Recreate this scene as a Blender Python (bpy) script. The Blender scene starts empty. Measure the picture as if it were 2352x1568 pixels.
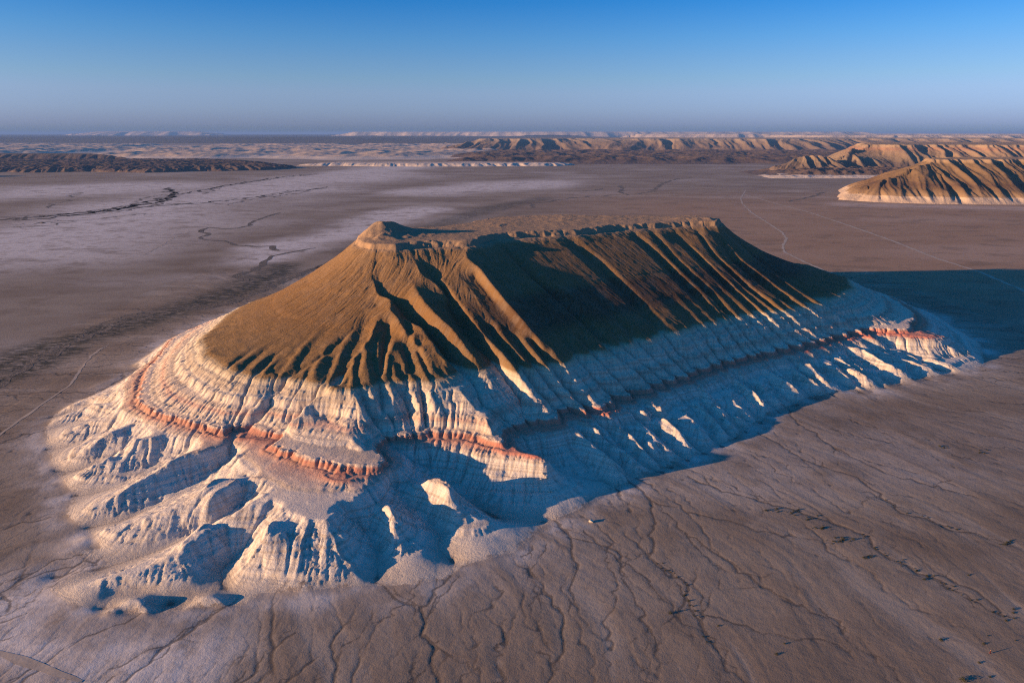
import bpy, math, time
import numpy as np
T0 = time.time()
def log(*a): print("[%.1fs]" % (time.time()-T0), *a, flush=True)
RNG = np.random.default_rng(7)
S = 200.0                     # metres per unit of camera height; plans below are written in that unit
SC = bpy.context.scene
COL = SC.collection

# ------------------------------------------------------------------ camera, sky, sun, exposure
PITCH = math.atan(478/1568.)
cam_d = bpy.data.cameras.new("camera"); cam = bpy.data.objects.new("camera", cam_d); COL.objects.link(cam)
cam.location = (0, 0, S); cam.rotation_euler = (math.pi/2-PITCH, 0, 0)
cam_d.sensor_width = 36; cam_d.lens = 24; cam_d.clip_start = 1; cam_d.clip_end = 500000
SC.camera = cam
SUN_AZ = math.radians(17.2); SUN_EL = math.radians(8.4)   # shadows run towards +x and a little +y
sun_d = bpy.data.lights.new("sun", 'SUN'); sun = bpy.data.objects.new("sun", sun_d); COL.objects.link(sun)
sdir = np.array([-math.cos(SUN_AZ)*math.cos(SUN_EL), -math.sin(SUN_AZ)*math.cos(SUN_EL), math.sin(SUN_EL)])
import mathutils
sun.rotation_euler = mathutils.Vector(sdir).to_track_quat('Z', 'Y').to_euler()
sun.location = (-500, -200, 600)
sun_d.energy = 5.0; sun_d.angle = math.radians(0.5); sun_d.color = (1.0, 0.60, 0.30)
W = bpy.data.worlds.new("World"); SC.world = W; W.use_nodes = True
nt = W.node_tree; bg = nt.nodes["Background"]
sky = nt.nodes.new("ShaderNodeTexSky"); sky.sky_type = 'NISHITA'; sky.sun_disc = False
sky.sun_elevation = SUN_EL; sky.sun_rotation = math.atan2(sdir[0], sdir[1])
sky.altitude = 200; sky.air_density = 1.0; sky.dust_density = 0.6; sky.ozone_density = 3.0
# the clear evening sky opposite the sun: the physical sky graded by elevation
TINT = [(0.0, (.20, .32, .80)), (.0120, (.28, .36, .90)), (.0293, (.32, .39, .84)), (.0523, (.355, .40, .72)), (.0694, (.33, .40, .64)), (.0924, (.28, .38, .61)), (.1193, (.20, .36, .60)), (.1642, (.075, .30, .58)), (.35, (.055, .41, .66)), (1., (.05, .43, .66))]
tc = nt.nodes.new('ShaderNodeTexCoord'); sx = nt.nodes.new('ShaderNodeSeparateXYZ'); nt.links.new(tc.outputs['Generated'], sx.inputs[0])
rp = nt.nodes.new('ShaderNodeValToRGB'); nt.links.new(sx.outputs[2], rp.inputs[0])
while len(rp.color_ramp.elements) < len(TINT): rp.color_ramp.elements.new(.5)
for e_, (p_, c_) in zip(rp.color_ramp.elements, TINT): e_.position = p_; e_.color = (*c_, 1)
mu = nt.nodes.new('ShaderNodeMix'); mu.data_type = 'RGBA'; mu.blend_type = 'MULTIPLY'; mu.inputs[0].default_value = 1
nt.links.new(sky.outputs[0], mu.inputs[6]); nt.links.new(rp.outputs[0], mu.inputs[7]); nt.links.new(mu.outputs[2], bg.inputs[0]); bg.inputs[1].default_value = 0.15
SC.view_settings.view_transform = 'Standard'; SC.view_settings.look = 'None'
SC.view_settings.exposure = 1.22; SC.view_settings.gamma = 1.0
SC.cycles.max_bounces = 4; SC.cycles.diffuse_bounces = 3; SC.cycles.volume_bounces = 0
SC.cycles.use_denoising = False; SC.cycles.pixel_filter_type = 'BLACKMAN_HARRIS'; SC.cycles.filter_width = 1.15

# ------------------------------------------------------------------ helpers
CP, SP = math.cos(PITCH), math.sin(PITCH)
def ray(u, v):
    u = np.asarray(u, float); v = np.asarray(v, float)
    return np.stack([u-1176, 1568*CP-(v-784)*SP, -1568*SP-(v-784)*CP], -1)
def at(u, v, z=0.0):          # a point of a sight line at height z, in camera heights
    r = ray(u, v); k = (1-np.asarray(z))/(-r[..., 2])
    return r[..., :2]*k[..., None]
def c1(p): return [(.36*a, 705.6+.36*b)+tuple(r) for a, b, *r in p]
def c2(p): return [(.36*a, 1003.8+.36*b)+tuple(r) for a, b, *r in p]
def c3(p): return [(658.6+.36*a, 940.8+.36*b)+tuple(r) for a, b, *r in p]
def cf(p): return [(.6*a, 799.7+.6*b)+tuple(r) for a, b, *r in p]
def c4(p): return [(658.6+.36*a, 470.4+.36*b)+tuple(r) for a, b, *r in p]
def c5(p): return [(1411.2+.4*a, 470.4+.4*b)+tuple(r) for a, b, *r in p]
def c6(p): return [(1411.2+.4*a, 940.8+.4*b)+tuple(r) for a, b, *r in p]
def perlin(x, y, seed=0):
    r = np.random.default_rng(seed); n = 256
    perm = r.permutation(n); ang = r.uniform(0, 2*np.pi, n)
    gx, gy = np.cos(ang).astype(np.float32), np.sin(ang).astype(np.float32)
    x = np.asarray(x, np.float64); y = np.asarray(y, np.float64)
    xi = np.floor(x).astype(np.int64); yi = np.floor(y).astype(np.int64)
    xf = (x-xi).astype(np.float32); yf = (y-yi).astype(np.float32)
    u = xf*xf*xf*(xf*(xf*6-15)+10); v = yf*yf*yf*(yf*(yf*6-15)+10)
    def g(i, j, dx, dy):
        h = perm[(perm[(xi+i) & 255]+yi+j) & 255]
        return gx[h]*dx+gy[h]*dy
    a = g(0, 0, xf, yf); b = g(1, 0, xf-1, yf); c = g(0, 1, xf, yf-1); d = g(1, 1, xf-1, yf-1)
    return (a+(b-a)*u+((c+(d-c)*u)-(a+(b-a)*u))*v)*1.5
def fbm(x, y, o=4, seed=0, gain=.5, ridged=False):
    s = 0; a = 1.; t = 0
    for k in range(o):
        n = perlin(x*2**k+17.3*k, y*2**k-9.1*k, seed+k)
        if ridged: n = 1-2*np.abs(n)
        s = s+a*n; t += a; a *= gain
    return s/t
def smooth(a, b, x):
    t = np.clip((x-a)/(b-a), 0, 1); return t*t*(3-2*t)
def resample(pts, step):
    p = np.asarray(pts, float); d = np.r_[0, np.cumsum(np.hypot(*np.diff(p[:, :2], axis=0).T))]
    n = max(2, int(d[-1]/step)+1); t = np.linspace(0, d[-1], n)
    return np.stack([np.interp(t, d, p[:, k]) for k in range(p.shape[1])], -1)
def blur(a, r):               # three box passes
    for _ in range(3):
        for ax in (0, 1):
            c = np.cumsum(np.pad(a, [(r+1, r) if k == ax else (0, 0) for k in (0, 1)], mode='edge'), axis=ax)
            if ax == 0: a = (c[2*r+1:]-c[:-2*r-1])/(2*r+1)
            else: a = (c[:, 2*r+1:]-c[:, :-2*r-1])/(2*r+1)
    return a

# ------------------------------------------------------------------ core grid around the mountain
X0, X1, Y0, Y1 = -2.4, 2.7, 0.85, 5.2
DX = 0.003
NX = int(round((X1-X0)/DX))+1; NY = int(round((Y1-Y0)/DX))+1
X1 = X0+(NX-1)*DX; Y1 = Y0+(NY-1)*DX
gx = X0+DX*np.arange(NX); gy = Y0+DX*np.arange(NY)
GX, GY = np.meshgrid(gx, gy)
def solve(lines, levels=7, screen=0.0, iters=60, border=0.0):
    """spread the values pinned along polylines (x, y, value) over the grid"""
    pts = np.concatenate([resample(l, DX*.7) for l in lines])
    u = None
    for L in range(levels, -1, -1):
        s = 2**L; nx = (NX-1)//s+2; ny = (NY-1)//s+2; h = DX*s
        ix = np.clip(np.rint((pts[:, 0]-X0)/h).astype(int), 0, nx-1); iy = np.clip(np.rint((pts[:, 1]-Y0)/h).astype(int), 0, ny-1)
        idx = iy*nx+ix
        cnt = np.bincount(idx, minlength=nx*ny); val = np.bincount(idx, weights=pts[:, 2], minlength=nx*ny)
        m = (cnt > 0).reshape(ny, nx); val = (val/np.maximum(cnt, 1)).reshape(ny, nx)
        if u is None: u = np.full((ny, nx), border)
        else:
            yy = np.minimum(np.arange(ny)/2., u.shape[0]-1.001); xx = np.minimum(np.arange(nx)/2., u.shape[1]-1.001)
            y0 = yy.astype(int); x0 = xx.astype(int); fy = (yy-y0)[:, None]; fx = (xx-x0)[None]
            a = u[y0]*(1-fy)+u[y0+1]*fy; u = a[:, x0]*(1-fx)+a[:, x0+1]*fx
        k = 1/(1+screen*h*h/4)
        for _ in range(iters*(4 if L > 3 else 1)):
            u[m] = val[m]; u[0] = u[-1] = border; u[:, 0] = u[:, -1] = border
            u[1:-1, 1:-1] = (u[:-2, 1:-1]+u[2:, 1:-1]+u[1:-1, :-2]+u[1:-1, 2:])*.25*k
        u[m] = val[m]
    return u[:NY, :NX]
def samp(F, x, y):
    fx = np.clip((x-X0)/DX, 0, NX-1.001); fy = np.clip((y-Y0)/DX, 0, NY-1.001)
    i = fx.astype(int); j = fy.astype(int); a = fx-i; b = fy-j
    return (F[j, i]*(1-a)+F[j, i+1]*a)*(1-b)+(F[j+1, i]*(1-a)+F[j+1, i+1]*a)*b

# contours: traced along the photograph, each at its own height
RZ, BZ, DZ, FZ = .535, .23, .125, .012
def ctr(p, z, extra=[]):
    q = [tuple(at(a, b, z))+(z,) for a, b in [t[:2] for t in p]]
    q += [(a, b, z) for a, b in extra]
    return q+[q[0]]
rim_px = [(822, 548), (838, 556), (862, 560), (900, 561), (945, 550), (1000, 548), (1060, 553), (1085, 551), (1100, 535), (1150, 532), (1220, 529), (1300, 526), (1400, 516), (1500, 511), (1560, 508), (1600, 507), (1645, 508),
          (1652, 500), (1600, 495), (1500, 496), (1300, 493), (1200, 495), (1150, 499), (1100, 507), (1060, 515), (1010, 521), (960, 523), (905, 524), (850, 532)]
rim = ctr(rim_px, RZ)
brown = ctr([(470, 770), (472, 790), (480, 810), (500, 828), (522, 842), (560, 853), (600, 862), (640, 865), (690, 868), (740, 882), (770, 893), (800, 890), (850, 880), (900, 873), (950, 872), (1000, 868), (1060, 864), (1100, 858), (1150, 850), (1240, 835), (1330, 812), (1430, 790), (1500, 770), (1600, 745), (1700, 722), (1800, 708), (1900, 690), (1950, 657)],
            BZ, [(1.86, 3.75), (1.8, 4.15), (1.3, 4.5), (.6, 4.6), (0, 4.55), (-.7, 4.15), (-1.1, 3.6), (-1.26, 3.1)])
red = ctr([(405, 770), (370, 815), (338, 860), (325, 895), (328, 922), (345, 938), (367, 947), (400, 955), (435, 963), (470, 972), (504, 984), (538, 996), (560, 985), (590, 990), (612, 1001), (640, 998)]
          + c1([(1710, 880), (1800, 890), (1880, 930), (1950, 970), (2050, 985), (2180, 1000)]) + c3([(450, 345), (560, 360), (640, 350), (625, 325), (560, 275), (540, 230), (600, 190), (660, 172), (800, 160), (900, 132), (960, 112), (1080, 130), (1200, 150), (1330, 170), (1372, 200)])
          + [(1150, 985), (1180, 975), (1210, 968), (1240, 955), (1280, 945), (1350, 932), (1430, 905), (1500, 885), (1600, 850), (1700, 822), (1800, 798), (1900, 775), (1970, 757), (2075, 752)],
          DZ, [(2.03, 3.35), (2.12, 3.75), (2.02, 4.3), (1.4, 4.72), (.6, 4.8), (-.1, 4.75), (-.85, 4.35), (-1.3, 3.75), (-1.48, 3.15)])
foot = ctr([(330, 848), (250, 895), (170, 925), (120, 955), (100, 985), (104, 1030), (125, 1085), (165, 1135), (150, 1185), (210, 1230), (230, 1262), (120, 1268), (250, 1290), (200, 1305), (100, 1352), (150, 1385), (215, 1402), (230, 1412), (380, 1408), (430, 1398), (560, 1390), (600, 1362), (690, 1362), (760, 1352), (850, 1345), (950, 1345), (1030, 1328), (1060, 1300), (1180, 1270), (1240, 1212), (1262, 1198), (1330, 1170), (1420, 1118), (1520, 1075), (1600, 1045), (1680, 1010), (1780, 945), (1850, 918), (1900, 905), (2000, 895), (2070, 880), (2110, 872), (2180, 860), (2235, 852), (2262, 838)],
           FZ, [(2.3, 3.2), (2.42, 3.8), (2.25, 4.5), (1.5, 4.92), (.6, 5.0), (-.2, 4.95), (-1.05, 4.5), (-1.6, 3.9), (-1.72, 3.3), (-1.68, 2.85)])
lines = [rim, brown, red, foot]
AP = []
# top of the mesa and the benches around its foot
for p, z in (([(1120, 516), (1200, 508), (1300, 502), (1500, 500)], .542), ([(1560, 499), (1630, 498)], .550)):
    lines.append([tuple(at(a, b, z))+(z,) for a, b in p])
# knob above the west end
lines.append([tuple(at(a, b, z))+(z,) for a, b, z in ((836, 538, .552), (850, 523, .572), (866, 516, .584), (885, 513, .592), (905, 512, .59), (925, 518, .575), (960, 525, .555))])
lines.append([tuple(at(a, b, z))+(z,) for a, b, z in ((845, 545, .545), (870, 538, .558), (900, 532, .565), (930, 534, .553), (960, 538, .545))])
def zl(p, z=None): lines.append([tuple(at(a, b, (r[0] if r else z)))+((r[0] if r else z),) for a, b, *r in p])
# benches and spurs of the white base, heights along them
zl(c1([(2000, 700, .155), (2080, 715, .15), (2160, 770, .148), (2250, 840, .145), (2320, 885, .14)]))
zl(c1([(1930, 790, .138), (2000, 850, .135), (2150, 880, .133), (2300, 930, .131), (2400, 975, .13)]))
zl(c1([(1780, 900, .13), (1900, 870, .131), (2100, 940, .13), (2300, 990, .13)]))
zl([(1055, 893, .215), (1098, 926, .188), (1122, 960, .165), (1128, 984, .15), (1140, 1004, .133)])
zl([(905, 945, .165), (950, 962, .152), (1020, 958, .152), (1080, 975, .145)])
zl(c1([(1500, 940, .095), (1700, 960, .098), (1850, 1010, .1), (2050, 1060, .1)]))
zl(c1([(1300, 1250, .085), (1600, 1100, .09), (1900, 1150, .092), (2150, 1200, .09)]))
zl(c3([(0, 600, .088), (60, 680, .085), (160, 720, .084), (260, 725, .084), (330, 690, .085), (340, 620, .086), (450, 560, .088)]))
zl(c3([(60, 440, .097), (160, 480, .094), (300, 520, .09), (420, 530, .09)]))
zl(c3([(240, 450, .105), (290, 425, .118), (350, 425, .118), (385, 440, .112)]))
zl([(1450, 1050, .040), (1540, 1012, .040), (1640, 972, .040), (1740, 925, .040), (1840, 893, .040), (1950, 868, .040), (2060, 848, .038), (2150, 830, .035), (2215, 815, .030)])
zl([(2090, 778, .09), (2130, 790, .078), (2170, 798, .066), (2210, 812, .045)])
zl([(1330, 1010, .078), (1430, 975, .076), (1540, 935, .076), (1640, 900, .076), (1740, 865, .076), (1840, 840, .076), (1950, 815, .074), (2060, 800, .068)])
zl(c1([(1020, 740, .1), (1200, 800, .1), (1400, 860, .1), (1460, 870, .098)]))
zl(c1([(820, 700, .085), (980, 780, .085), (1200, 880, .085)]))
for p_, z_ in (([(700, 1062), (780, 1046), (860, 1038), (960, 1048)], .031), ([(620, 1098), (760, 1112), (900, 1114), (1040, 1092)], .006), ([(700, 1000), (900, 985), (1060, 1010)], .009), ([(1210, 1030), (1330, 1012), (1450, 1018)], .029), ([(1150, 1076), (1330, 1090), (1500, 1066)], .006), ([(1150, 985), (1350, 972), (1520, 1000)], .009), ([(1100, 1020), (1105, 1075)], .006)):
    zl(c2([(a_, b_, z_) for a_, b_ in p_]))
# big mound in front of the bench
zl(cf([(1050, 735, .070), (1130, 722, .072), (1220, 718, .072), (1320, 715, .070)]))
zl(cf([(960, 830, .036), (1060, 835, .040), (1200, 835, .040), (1340, 830, .036)]))
zl(cf([(900, 890, .018), (1060, 880, .022), (1200, 885, .022), (1400, 870, .018)]))
# amphitheatre
zl(cf([(1000, 700, .062), (880, 780, .026), (830, 850, .013), (870, 880, .009), (880, 925, .005)]))
zl(cf([(1060, 680, .078), (1030, 700, .072), (1010, 760, .062), (950, 810, .045), (890, 860, .022)]))
# south-west ridges and the valleys between them
zl(cf([(1040, 570, .088), (950, 600, .085), (870, 640, .078), (790, 680, .070), (730, 745, .060), (650, 810, .046), (500, 870, .032), (300, 910, .022), (190, 925, .014)]))
zl(cf([(620, 880, .024), (760, 890, .02), (520, 950, .01)]))
zl(cf([(940, 530, .068), (885, 635, .042), (760, 695, .030), (620, 760, .020), (420, 835, .010), (200, 885, .004)]))
zl(cf([(1000, 520, .088), (930, 518, .086), (820, 530, .082), (760, 580, .073), (650, 620, .060), (500, 670, .042), (400, 700, .030), (320, 720, .019)]))
zl(cf([(905, 350, .088), (880, 410, .072), (850, 440, .062), (700, 545, .040), (580, 600, .028), (470, 655, .015), (330, 690, .006)]))
zl(cf([(860, 380, .090), (800, 400, .088), (700, 430, .082), (600, 480, .070), (500, 540, .054), (400, 600, .036), (290, 640, .020)]))
zl(cf([(740, 370, .078), (690, 395, .064), (600, 440, .048), (500, 500, .034), (390, 540, .022), (290, 565, .009)]))
zl(cf([(620, 340, .088), (560, 360, .082), (480, 385, .070), (410, 430, .054), (330, 480, .034), (250, 500, .014)]))
zl(cf([(500, 330, .074), (470, 400, .044), (390, 430, .028), (300, 460, .014), (210, 470, .006)]))
zl(cf([(480, 300, .082), (400, 345, .066), (330, 400, .044), (240, 440, .018)]))
zl(cf([(470, 285, .070), (380, 310, .048), (280, 360, .026), (190, 385, .008)]))
zl(cf([(430, 260, .076), (340, 290, .052), (260, 330, .030), (190, 360, .012)]))
zl(cf([(430, 245, .06), (320, 265, .034), (220, 300, .014)]))
zl(cf([(440, 225, .07), (350, 235, .044), (230, 270, .020)]))
zl(cf([(420, 175, .06), (330, 210, .036), (230, 245, .016)]))
# recess floor, block below it, long ridge to its right
zl(cf([(1500, 400, .084), (1650, 450, .064), (1720, 500, .050), (1800, 560, .036), (1900, 630, .022), (2000, 655, .013), (2110, 663, .008)]))
zl(cf([(1890, 395, .100), (1950, 408, .1), (2050, 428, .098), (2100, 440, .094)]))
zl(cf([(1870, 425, .086), (1930, 440, .082), (2000, 455, .078), (2100, 482, .070)]))
zl(cf([(1920, 475, .066), (2020, 505, .056), (2120, 510, .052)]))
zl(cf([(1960, 560, .034), (2060, 570, .032), (2160, 560, .032), (2260, 560, .022)]))
zl(cf([(1560, 530, .076), (1610, 518, .080), (1680, 530, .080), (1740, 560, .075)]))
zl(cf([(1680, 595, .062), (1740, 600, .062), (1850, 640, .046), (1950, 670, .028), (2060, 690, .012)]))
zl(cf([(1730, 700, .032), (1830, 720, .026), (1950, 730, .016)]))
zl(cf([(1480, 500, .075), (1525, 545, .064), (1570, 600, .048), (1640, 650, .034), (1700, 710, .020), (1665, 750, .014), (1740, 822, .005)]))
zl(cf([(1470, 605, .080), (1500, 640, .070), (1512, 690, .056), (1500, 740, .040), (1480, 790, .020)]))
zl(cf([(1560, 740, .034), (1620, 790, .02)]))
zl(cf([(1380, 640, .064), (1425, 710, .036), (1455, 780, .02), (1450, 830, .012), (1440, 890, .005)]))
zl(cf([(2000, 370, .088), (2060, 410, .070), (2180, 460, .045), (2300, 500, .025), (2352, 530, .012)]))
S0 = solve(lines)
S0 = blur(S0, 2)
log("base solved", S0.shape)

def hits(F, uv):              # where sight lines meet the surface F (in camera heights)
    r = ray(uv[:, 0], uv[:, 1]); r = r/(-r[:, 2:3])
    ks = np.linspace(.40, 1.0, 500)
    out = np.empty((len(uv), 2))
    for i, d in enumerate(r):
        z = samp(F, d[0]*ks, d[1]*ks); g = (1-ks)-z
        j = np.argmax(g <= 0) if (g <= 0).any() else len(ks)-1
        out[i] = d[:2]*ks[j]
    return out
def feat(p, amp):             # p: pixels, amp: scalar or list along the line
    p = resample(np.array([t[:2] for t in p], float), 9)
    n = len(p); a = np.interp(np.linspace(0, 1, n), np.linspace(0, 1, len(np.atleast_1d(amp))), np.atleast_1d(amp)) if np.ndim(amp) else np.full(n, amp)
    if not np.ndim(amp): a = a*np.minimum(1, np.minimum(np.linspace(.15, 3.5, n), np.linspace(3.5, .3, n)))
    xy = hits(S0, p)
    k = np.r_[True, np.hypot(*np.diff(xy, axis=0).T) < .25]
    return np.c_[xy, a][k]
F = []
def rg(p, a=.02): F.append(feat(p, a))
def gl(p, a=.02): F.append(feat(p, [-.3*a, -a, -a, -.9*a, -.4*a]))
# left fingers
rg(c1([(720, 610), (560, 650), (420, 700), (320, 750)]), .016)
gl(c1([(700, 590), (500, 640), (400, 670), (300, 710)]), .014)
rg(c1([(740, 570), (600, 590), (460, 640), (370, 670)]), .014)
rg(c1([(780, 440), (700, 470), (560, 530)]), .014)
rg(c1([(820, 400), (900, 360), (740, 400)][::-1]), .008)
# big ridges of the south-west
V_ = [[(905, 350), (880, 410), (850, 440), (700, 545), (580, 600), (470, 655), (330, 690)], [(740, 370), (690, 395), (600, 440), (500, 500), (390, 540), (290, 565)], [(500, 330), (470, 400), (390, 430), (300, 460), (210, 470)], [(470, 285), (380, 310), (280, 360), (190, 385)],
      [(430, 245), (320, 265), (220, 300)], [(420, 200), (330, 222), (240, 255)], [(940, 530), (885, 635), (760, 695), (620, 760), (420, 835), (200, 885)]]
for p, a in zip(V_, (.008, .009, .010, .010, .009, .008, .008)): gl(cf(p), a)
C_ = [[(860, 380), (800, 400), (700, 430), (600, 480), (500, 540), (400, 600), (290, 640)], [(620, 340), (560, 360), (480, 385), (410, 430), (330, 480), (250, 500)], [(480, 300), (400, 345), (330, 400), (240, 440)], [(430, 260), (340, 290), (260, 330), (190, 360)], [(440, 225), (350, 235), (230, 270)], [(420, 175), (330, 210), (230, 245)],
      [(930, 518), (820, 530), (760, 580), (650, 620), (500, 670), (400, 700)], [(950, 600), (870, 640), (790, 680), (730, 745), (650, 810), (500, 870), (300, 910)]]
for p, a in zip(C_, (.010, .010, .010, .010, .010, .009, .008, .008)): rg(cf(p), a)
gl(cf([(1000, 700), (900, 770), (840, 840), (870, 890)]), .016)
rg(cf([(1060, 680), (1030, 700), (1010, 760), (950, 810)]), .012)
rg(cf([(1150, 700), (1150, 830)]), .006); rg(cf([(1290, 700), (1300, 830)]), .006)
gl(cf([(1380, 640), (1425, 710), (1455, 780), (1450, 830)]), .012)
rg(cf([(1470, 605), (1500, 640), (1512, 690), (1500, 740)]), .016)
gl(cf([(1525, 545), (1570, 600), (1640, 650), (1700, 710), (1665, 750)]), .014)
rg(cf([(1610, 518), (1680, 530), (1740, 560), (1700, 600), (1740, 640)]), .016)
gl(cf([(1650, 450), (1720, 500), (1800, 560), (1900, 630), (2000, 655)]), .022)
gl(cf([(2000, 370), (2060, 410), (2180, 460), (2300, 500)]), .02)
rg(cf([(1890, 395), (1950, 408), (2050, 428), (2100, 440)]), .012)
# small isolated mounds in front
0 and rg(c2([(640, 1075), (760, 1055), (880, 1040), (980, 1060), (1060, 1075)]), [.008, .026, .030, .018, .004])
0 and rg(c2([(1150, 1030), (1300, 1010), (1420, 1015), (1510, 1040)]), [.006, .024, .024, .006])
rg(c3([(1150, 945), (1240, 938), (1330, 925), (1400, 912)]), [.004, .012, .01, .004])
rg(c3([(730, 1100), (850, 1085), (950, 1078)]), [.004, .011, .006])
rg(c2([(1880, 985), (1960, 985), (2020, 990)]), [.004, .012, .004])
rg(c2([(400, 740), (560, 730)]), [.006, .01, .006])
# bays of the white cliff
gl(c4([(60, 1290), (130, 1240), (250, 1180), (420, 1010)][::-1]), .03)
gl(c1([(2100, 480), (1800, 780), (1700, 830), (1640, 900)]), .028)
gl(c1([(1830, 430), (1720, 580), (1560, 750), (1500, 830)]), .026)
rg(c1([(2080, 560), (1960, 640), (1890, 720), (1770, 790)]), .018)
rg(c1([(1760, 540), (1660, 640), (1590, 690)]), .014)
rg(c1([(1240, 540), (1400, 590), (1550, 640)]), .008)
for a in ([(420, 1210), (470, 1300), (500, 1390)], [(520, 1190), (560, 1260), (620, 1340)], [(640, 1170), (690, 1240), (720, 1300)], [(790, 1170), (860, 1300), (860, 1390)], [(900, 1180), (920, 1290), (1000, 1400)]):
    rg(c4(a), .013)
for a in ([(480, 1190), (520, 1300), (600, 1420)], [(600, 1110), (600, 1250), (590, 1370)], [(740, 1150), (790, 1310), (820, 1400)], [(880, 1170), (870, 1330), (900, 1430)]):
    gl(c4(a), .018)
# brown cone: gullies of the south side
gl([(862, 562), (870, 620), (872, 670), (880, 685)], .012)
gl(c4([(620, 590), (720, 640), (840, 740), (930, 860), (1040, 960), (1200, 1090), (1250, 1280)]), .04)
rg(c4([(560, 500), (600, 600), (680, 640), (660, 700), (760, 830), (850, 930), (920, 1080)]), .022)
rg(c4([(780, 480), (850, 640), (930, 730), (1060, 850), (1200, 1000)]), .032)
gl(c4([(880, 380), (1000, 540), (1110, 700), (1200, 830), (1350, 990), (1500, 1180), (1500, 1330)]), .034)
rg(c4([(760, 370), (830, 400), (860, 460), (960, 520), (1060, 620)]), .012)
rg(c4([(760, 740), (880, 820), (950, 920), (1000, 1000), (1050, 1040)]), .02)
rg(c4([(1190, 780), (1260, 880), (1330, 960)]), .018)
rg(c4([(1160, 280), (1140, 370), (1230, 470), (1300, 570), (1400, 690), (1500, 800), (1600, 900), (1640, 960)]), .046)
for a, w in (([(530, 720), (400, 940), (350, 1180)], .010), ([(650, 760), (610, 950), (600, 1150)], .018), ([(440, 780), (330, 880), (240, 960), (60, 1080)], .010), ([(740, 880), (780, 1000), (770, 1150)], .014)):
    gl(c4(a), w)
for a, w in (([(580, 640), (590, 760), (540, 850), (430, 1000), (380, 1120)], .014), ([(680, 870), (650, 960), (640, 1090)], .014), ([(520, 900), (500, 1000), (480, 1090)], .010)):
    rg(c4(a), w)
BR = np.array([(520, 838), (560, 850), (600, 860), (640, 863), (690, 866), (740, 880), (770, 890), (800, 888), (850, 878), (900, 871), (950, 870), (1000, 866)], float); KN = np.array([862., 575.])
for i in range(34):
    b_ = along0 = None
    x_ = (i+.5+RNG.uniform(-.3, .3))/34*(len(BR)-1); b_ = np.array([np.interp(x_, np.arange(len(BR)), BR[:, c]) for c in (0, 1)])
    f_ = RNG.uniform(.14, .42)*(1.1 if i > 8 else .7); n_ = 9; tt_ = np.linspace(f_, -.03, n_)[:, None]
    l_ = b_+(KN-b_)*tt_; l_[1:, 0] += np.cumsum(RNG.normal(0, 2.2, n_-1))*.8; l_[:, 0] -= 10*np.sin(np.linspace(0, 3, n_))*RNG.uniform(0, 1)
    if i % 2: F.append(feat(l_, -np.array([0, .3, .8, 1, .7, .15])*RNG.uniform(.003, .011)))
    else: F.append(feat(l_, np.array([0, .3, .7, 1, .9, .4])*RNG.uniform(.003, .009)))
# the long south-east face: families of gullies between traced ones
K = [
 c4([(880, 380), (1000, 540), (1110, 700), (1200, 830), (1350, 990), (1500, 1180)])+[(1300, 1000), (1400, 1085)],
 [(1098, 586), (1180, 686), (1253, 776), (1289, 830), (1343, 895), (1400, 955), (1500, 1030)],
 [(1127, 542), (1220, 632), (1325, 722), (1415, 812), (1469, 848), (1520, 905), (1620, 985)],
 [(1280, 530), (1370, 600), (1460, 690), (1530, 765), (1580, 820), (1640, 880), (1720, 950)],
 [(1443, 522), (1515, 590), (1603, 678), (1667, 742), (1691, 774), (1740, 840), (1800, 905)],
 [(1491, 524), (1543, 594), (1635, 678), (1707, 758), (1745, 800), (1790, 845), (1850, 895)],
 [(1543, 528), (1619, 602), (1691, 670), (1755, 726), (1810, 780), (1860, 830), (1930, 890)],
 [(1599, 526), (1635, 586), (1707, 654), (1779, 710), (1850, 765), (1920, 810), (2010, 880)],
 [(1635, 524), (1691, 602), (1771, 662), (1831, 706), (1900, 755), (1970, 800), (2080, 862)],
 [(1651, 514), (1731, 582), (1811, 638), (1891, 690), (1960, 735), (2040, 785), (2150, 850)]]
K = [np.stack([np.interp(np.linspace(0, 1, 24), np.linspace(0, 1, len(k)), np.array(k)[:, c]) for c in (0, 1)], -1) for k in K]
for i, k in enumerate(K):
    AM = [1, .45, .2, .12, .12, .15, .25, .45, .6, .6][i]
    if i > 1: F.append(feat(k, (.85+.15*AM)*np.array([-.008, -.024, -.026, -.022, -.018, -.012, -.006])))
    if i < len(K)-1:
        n = K[i+1]; gap = np.hypot(*(n[10]-k[10]))
        m = 2 if gap < 70 else 3 if gap < 110 else 4
        for j in range(1, m):
            t = j/m+RNG.uniform(-.08, .08); q = k*(1-t)+n*t
            q[:, 0] += RNG.uniform(-4, 4)+3*np.sin(np.linspace(0, 7, 24)+RNG.uniform(0, 6))
            s = RNG.integers(7, 12); F.append(feat(q[s:], [-.002, -.012, -.015, -.010, -.004]))
        for j in range(m):
            t = (j+.5)/m+RNG.uniform(-.08, .08); q = k*(1-t)+n*t
            q[:, 0] += RNG.uniform(-4, 4)
            s = RNG.integers(0, 3); F.append(feat(q[s:18+RNG.integers(0, 3)], np.array([.2, 1, 1.1, .9, .7])*RNG.uniform(.011, .02)*AM))
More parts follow.
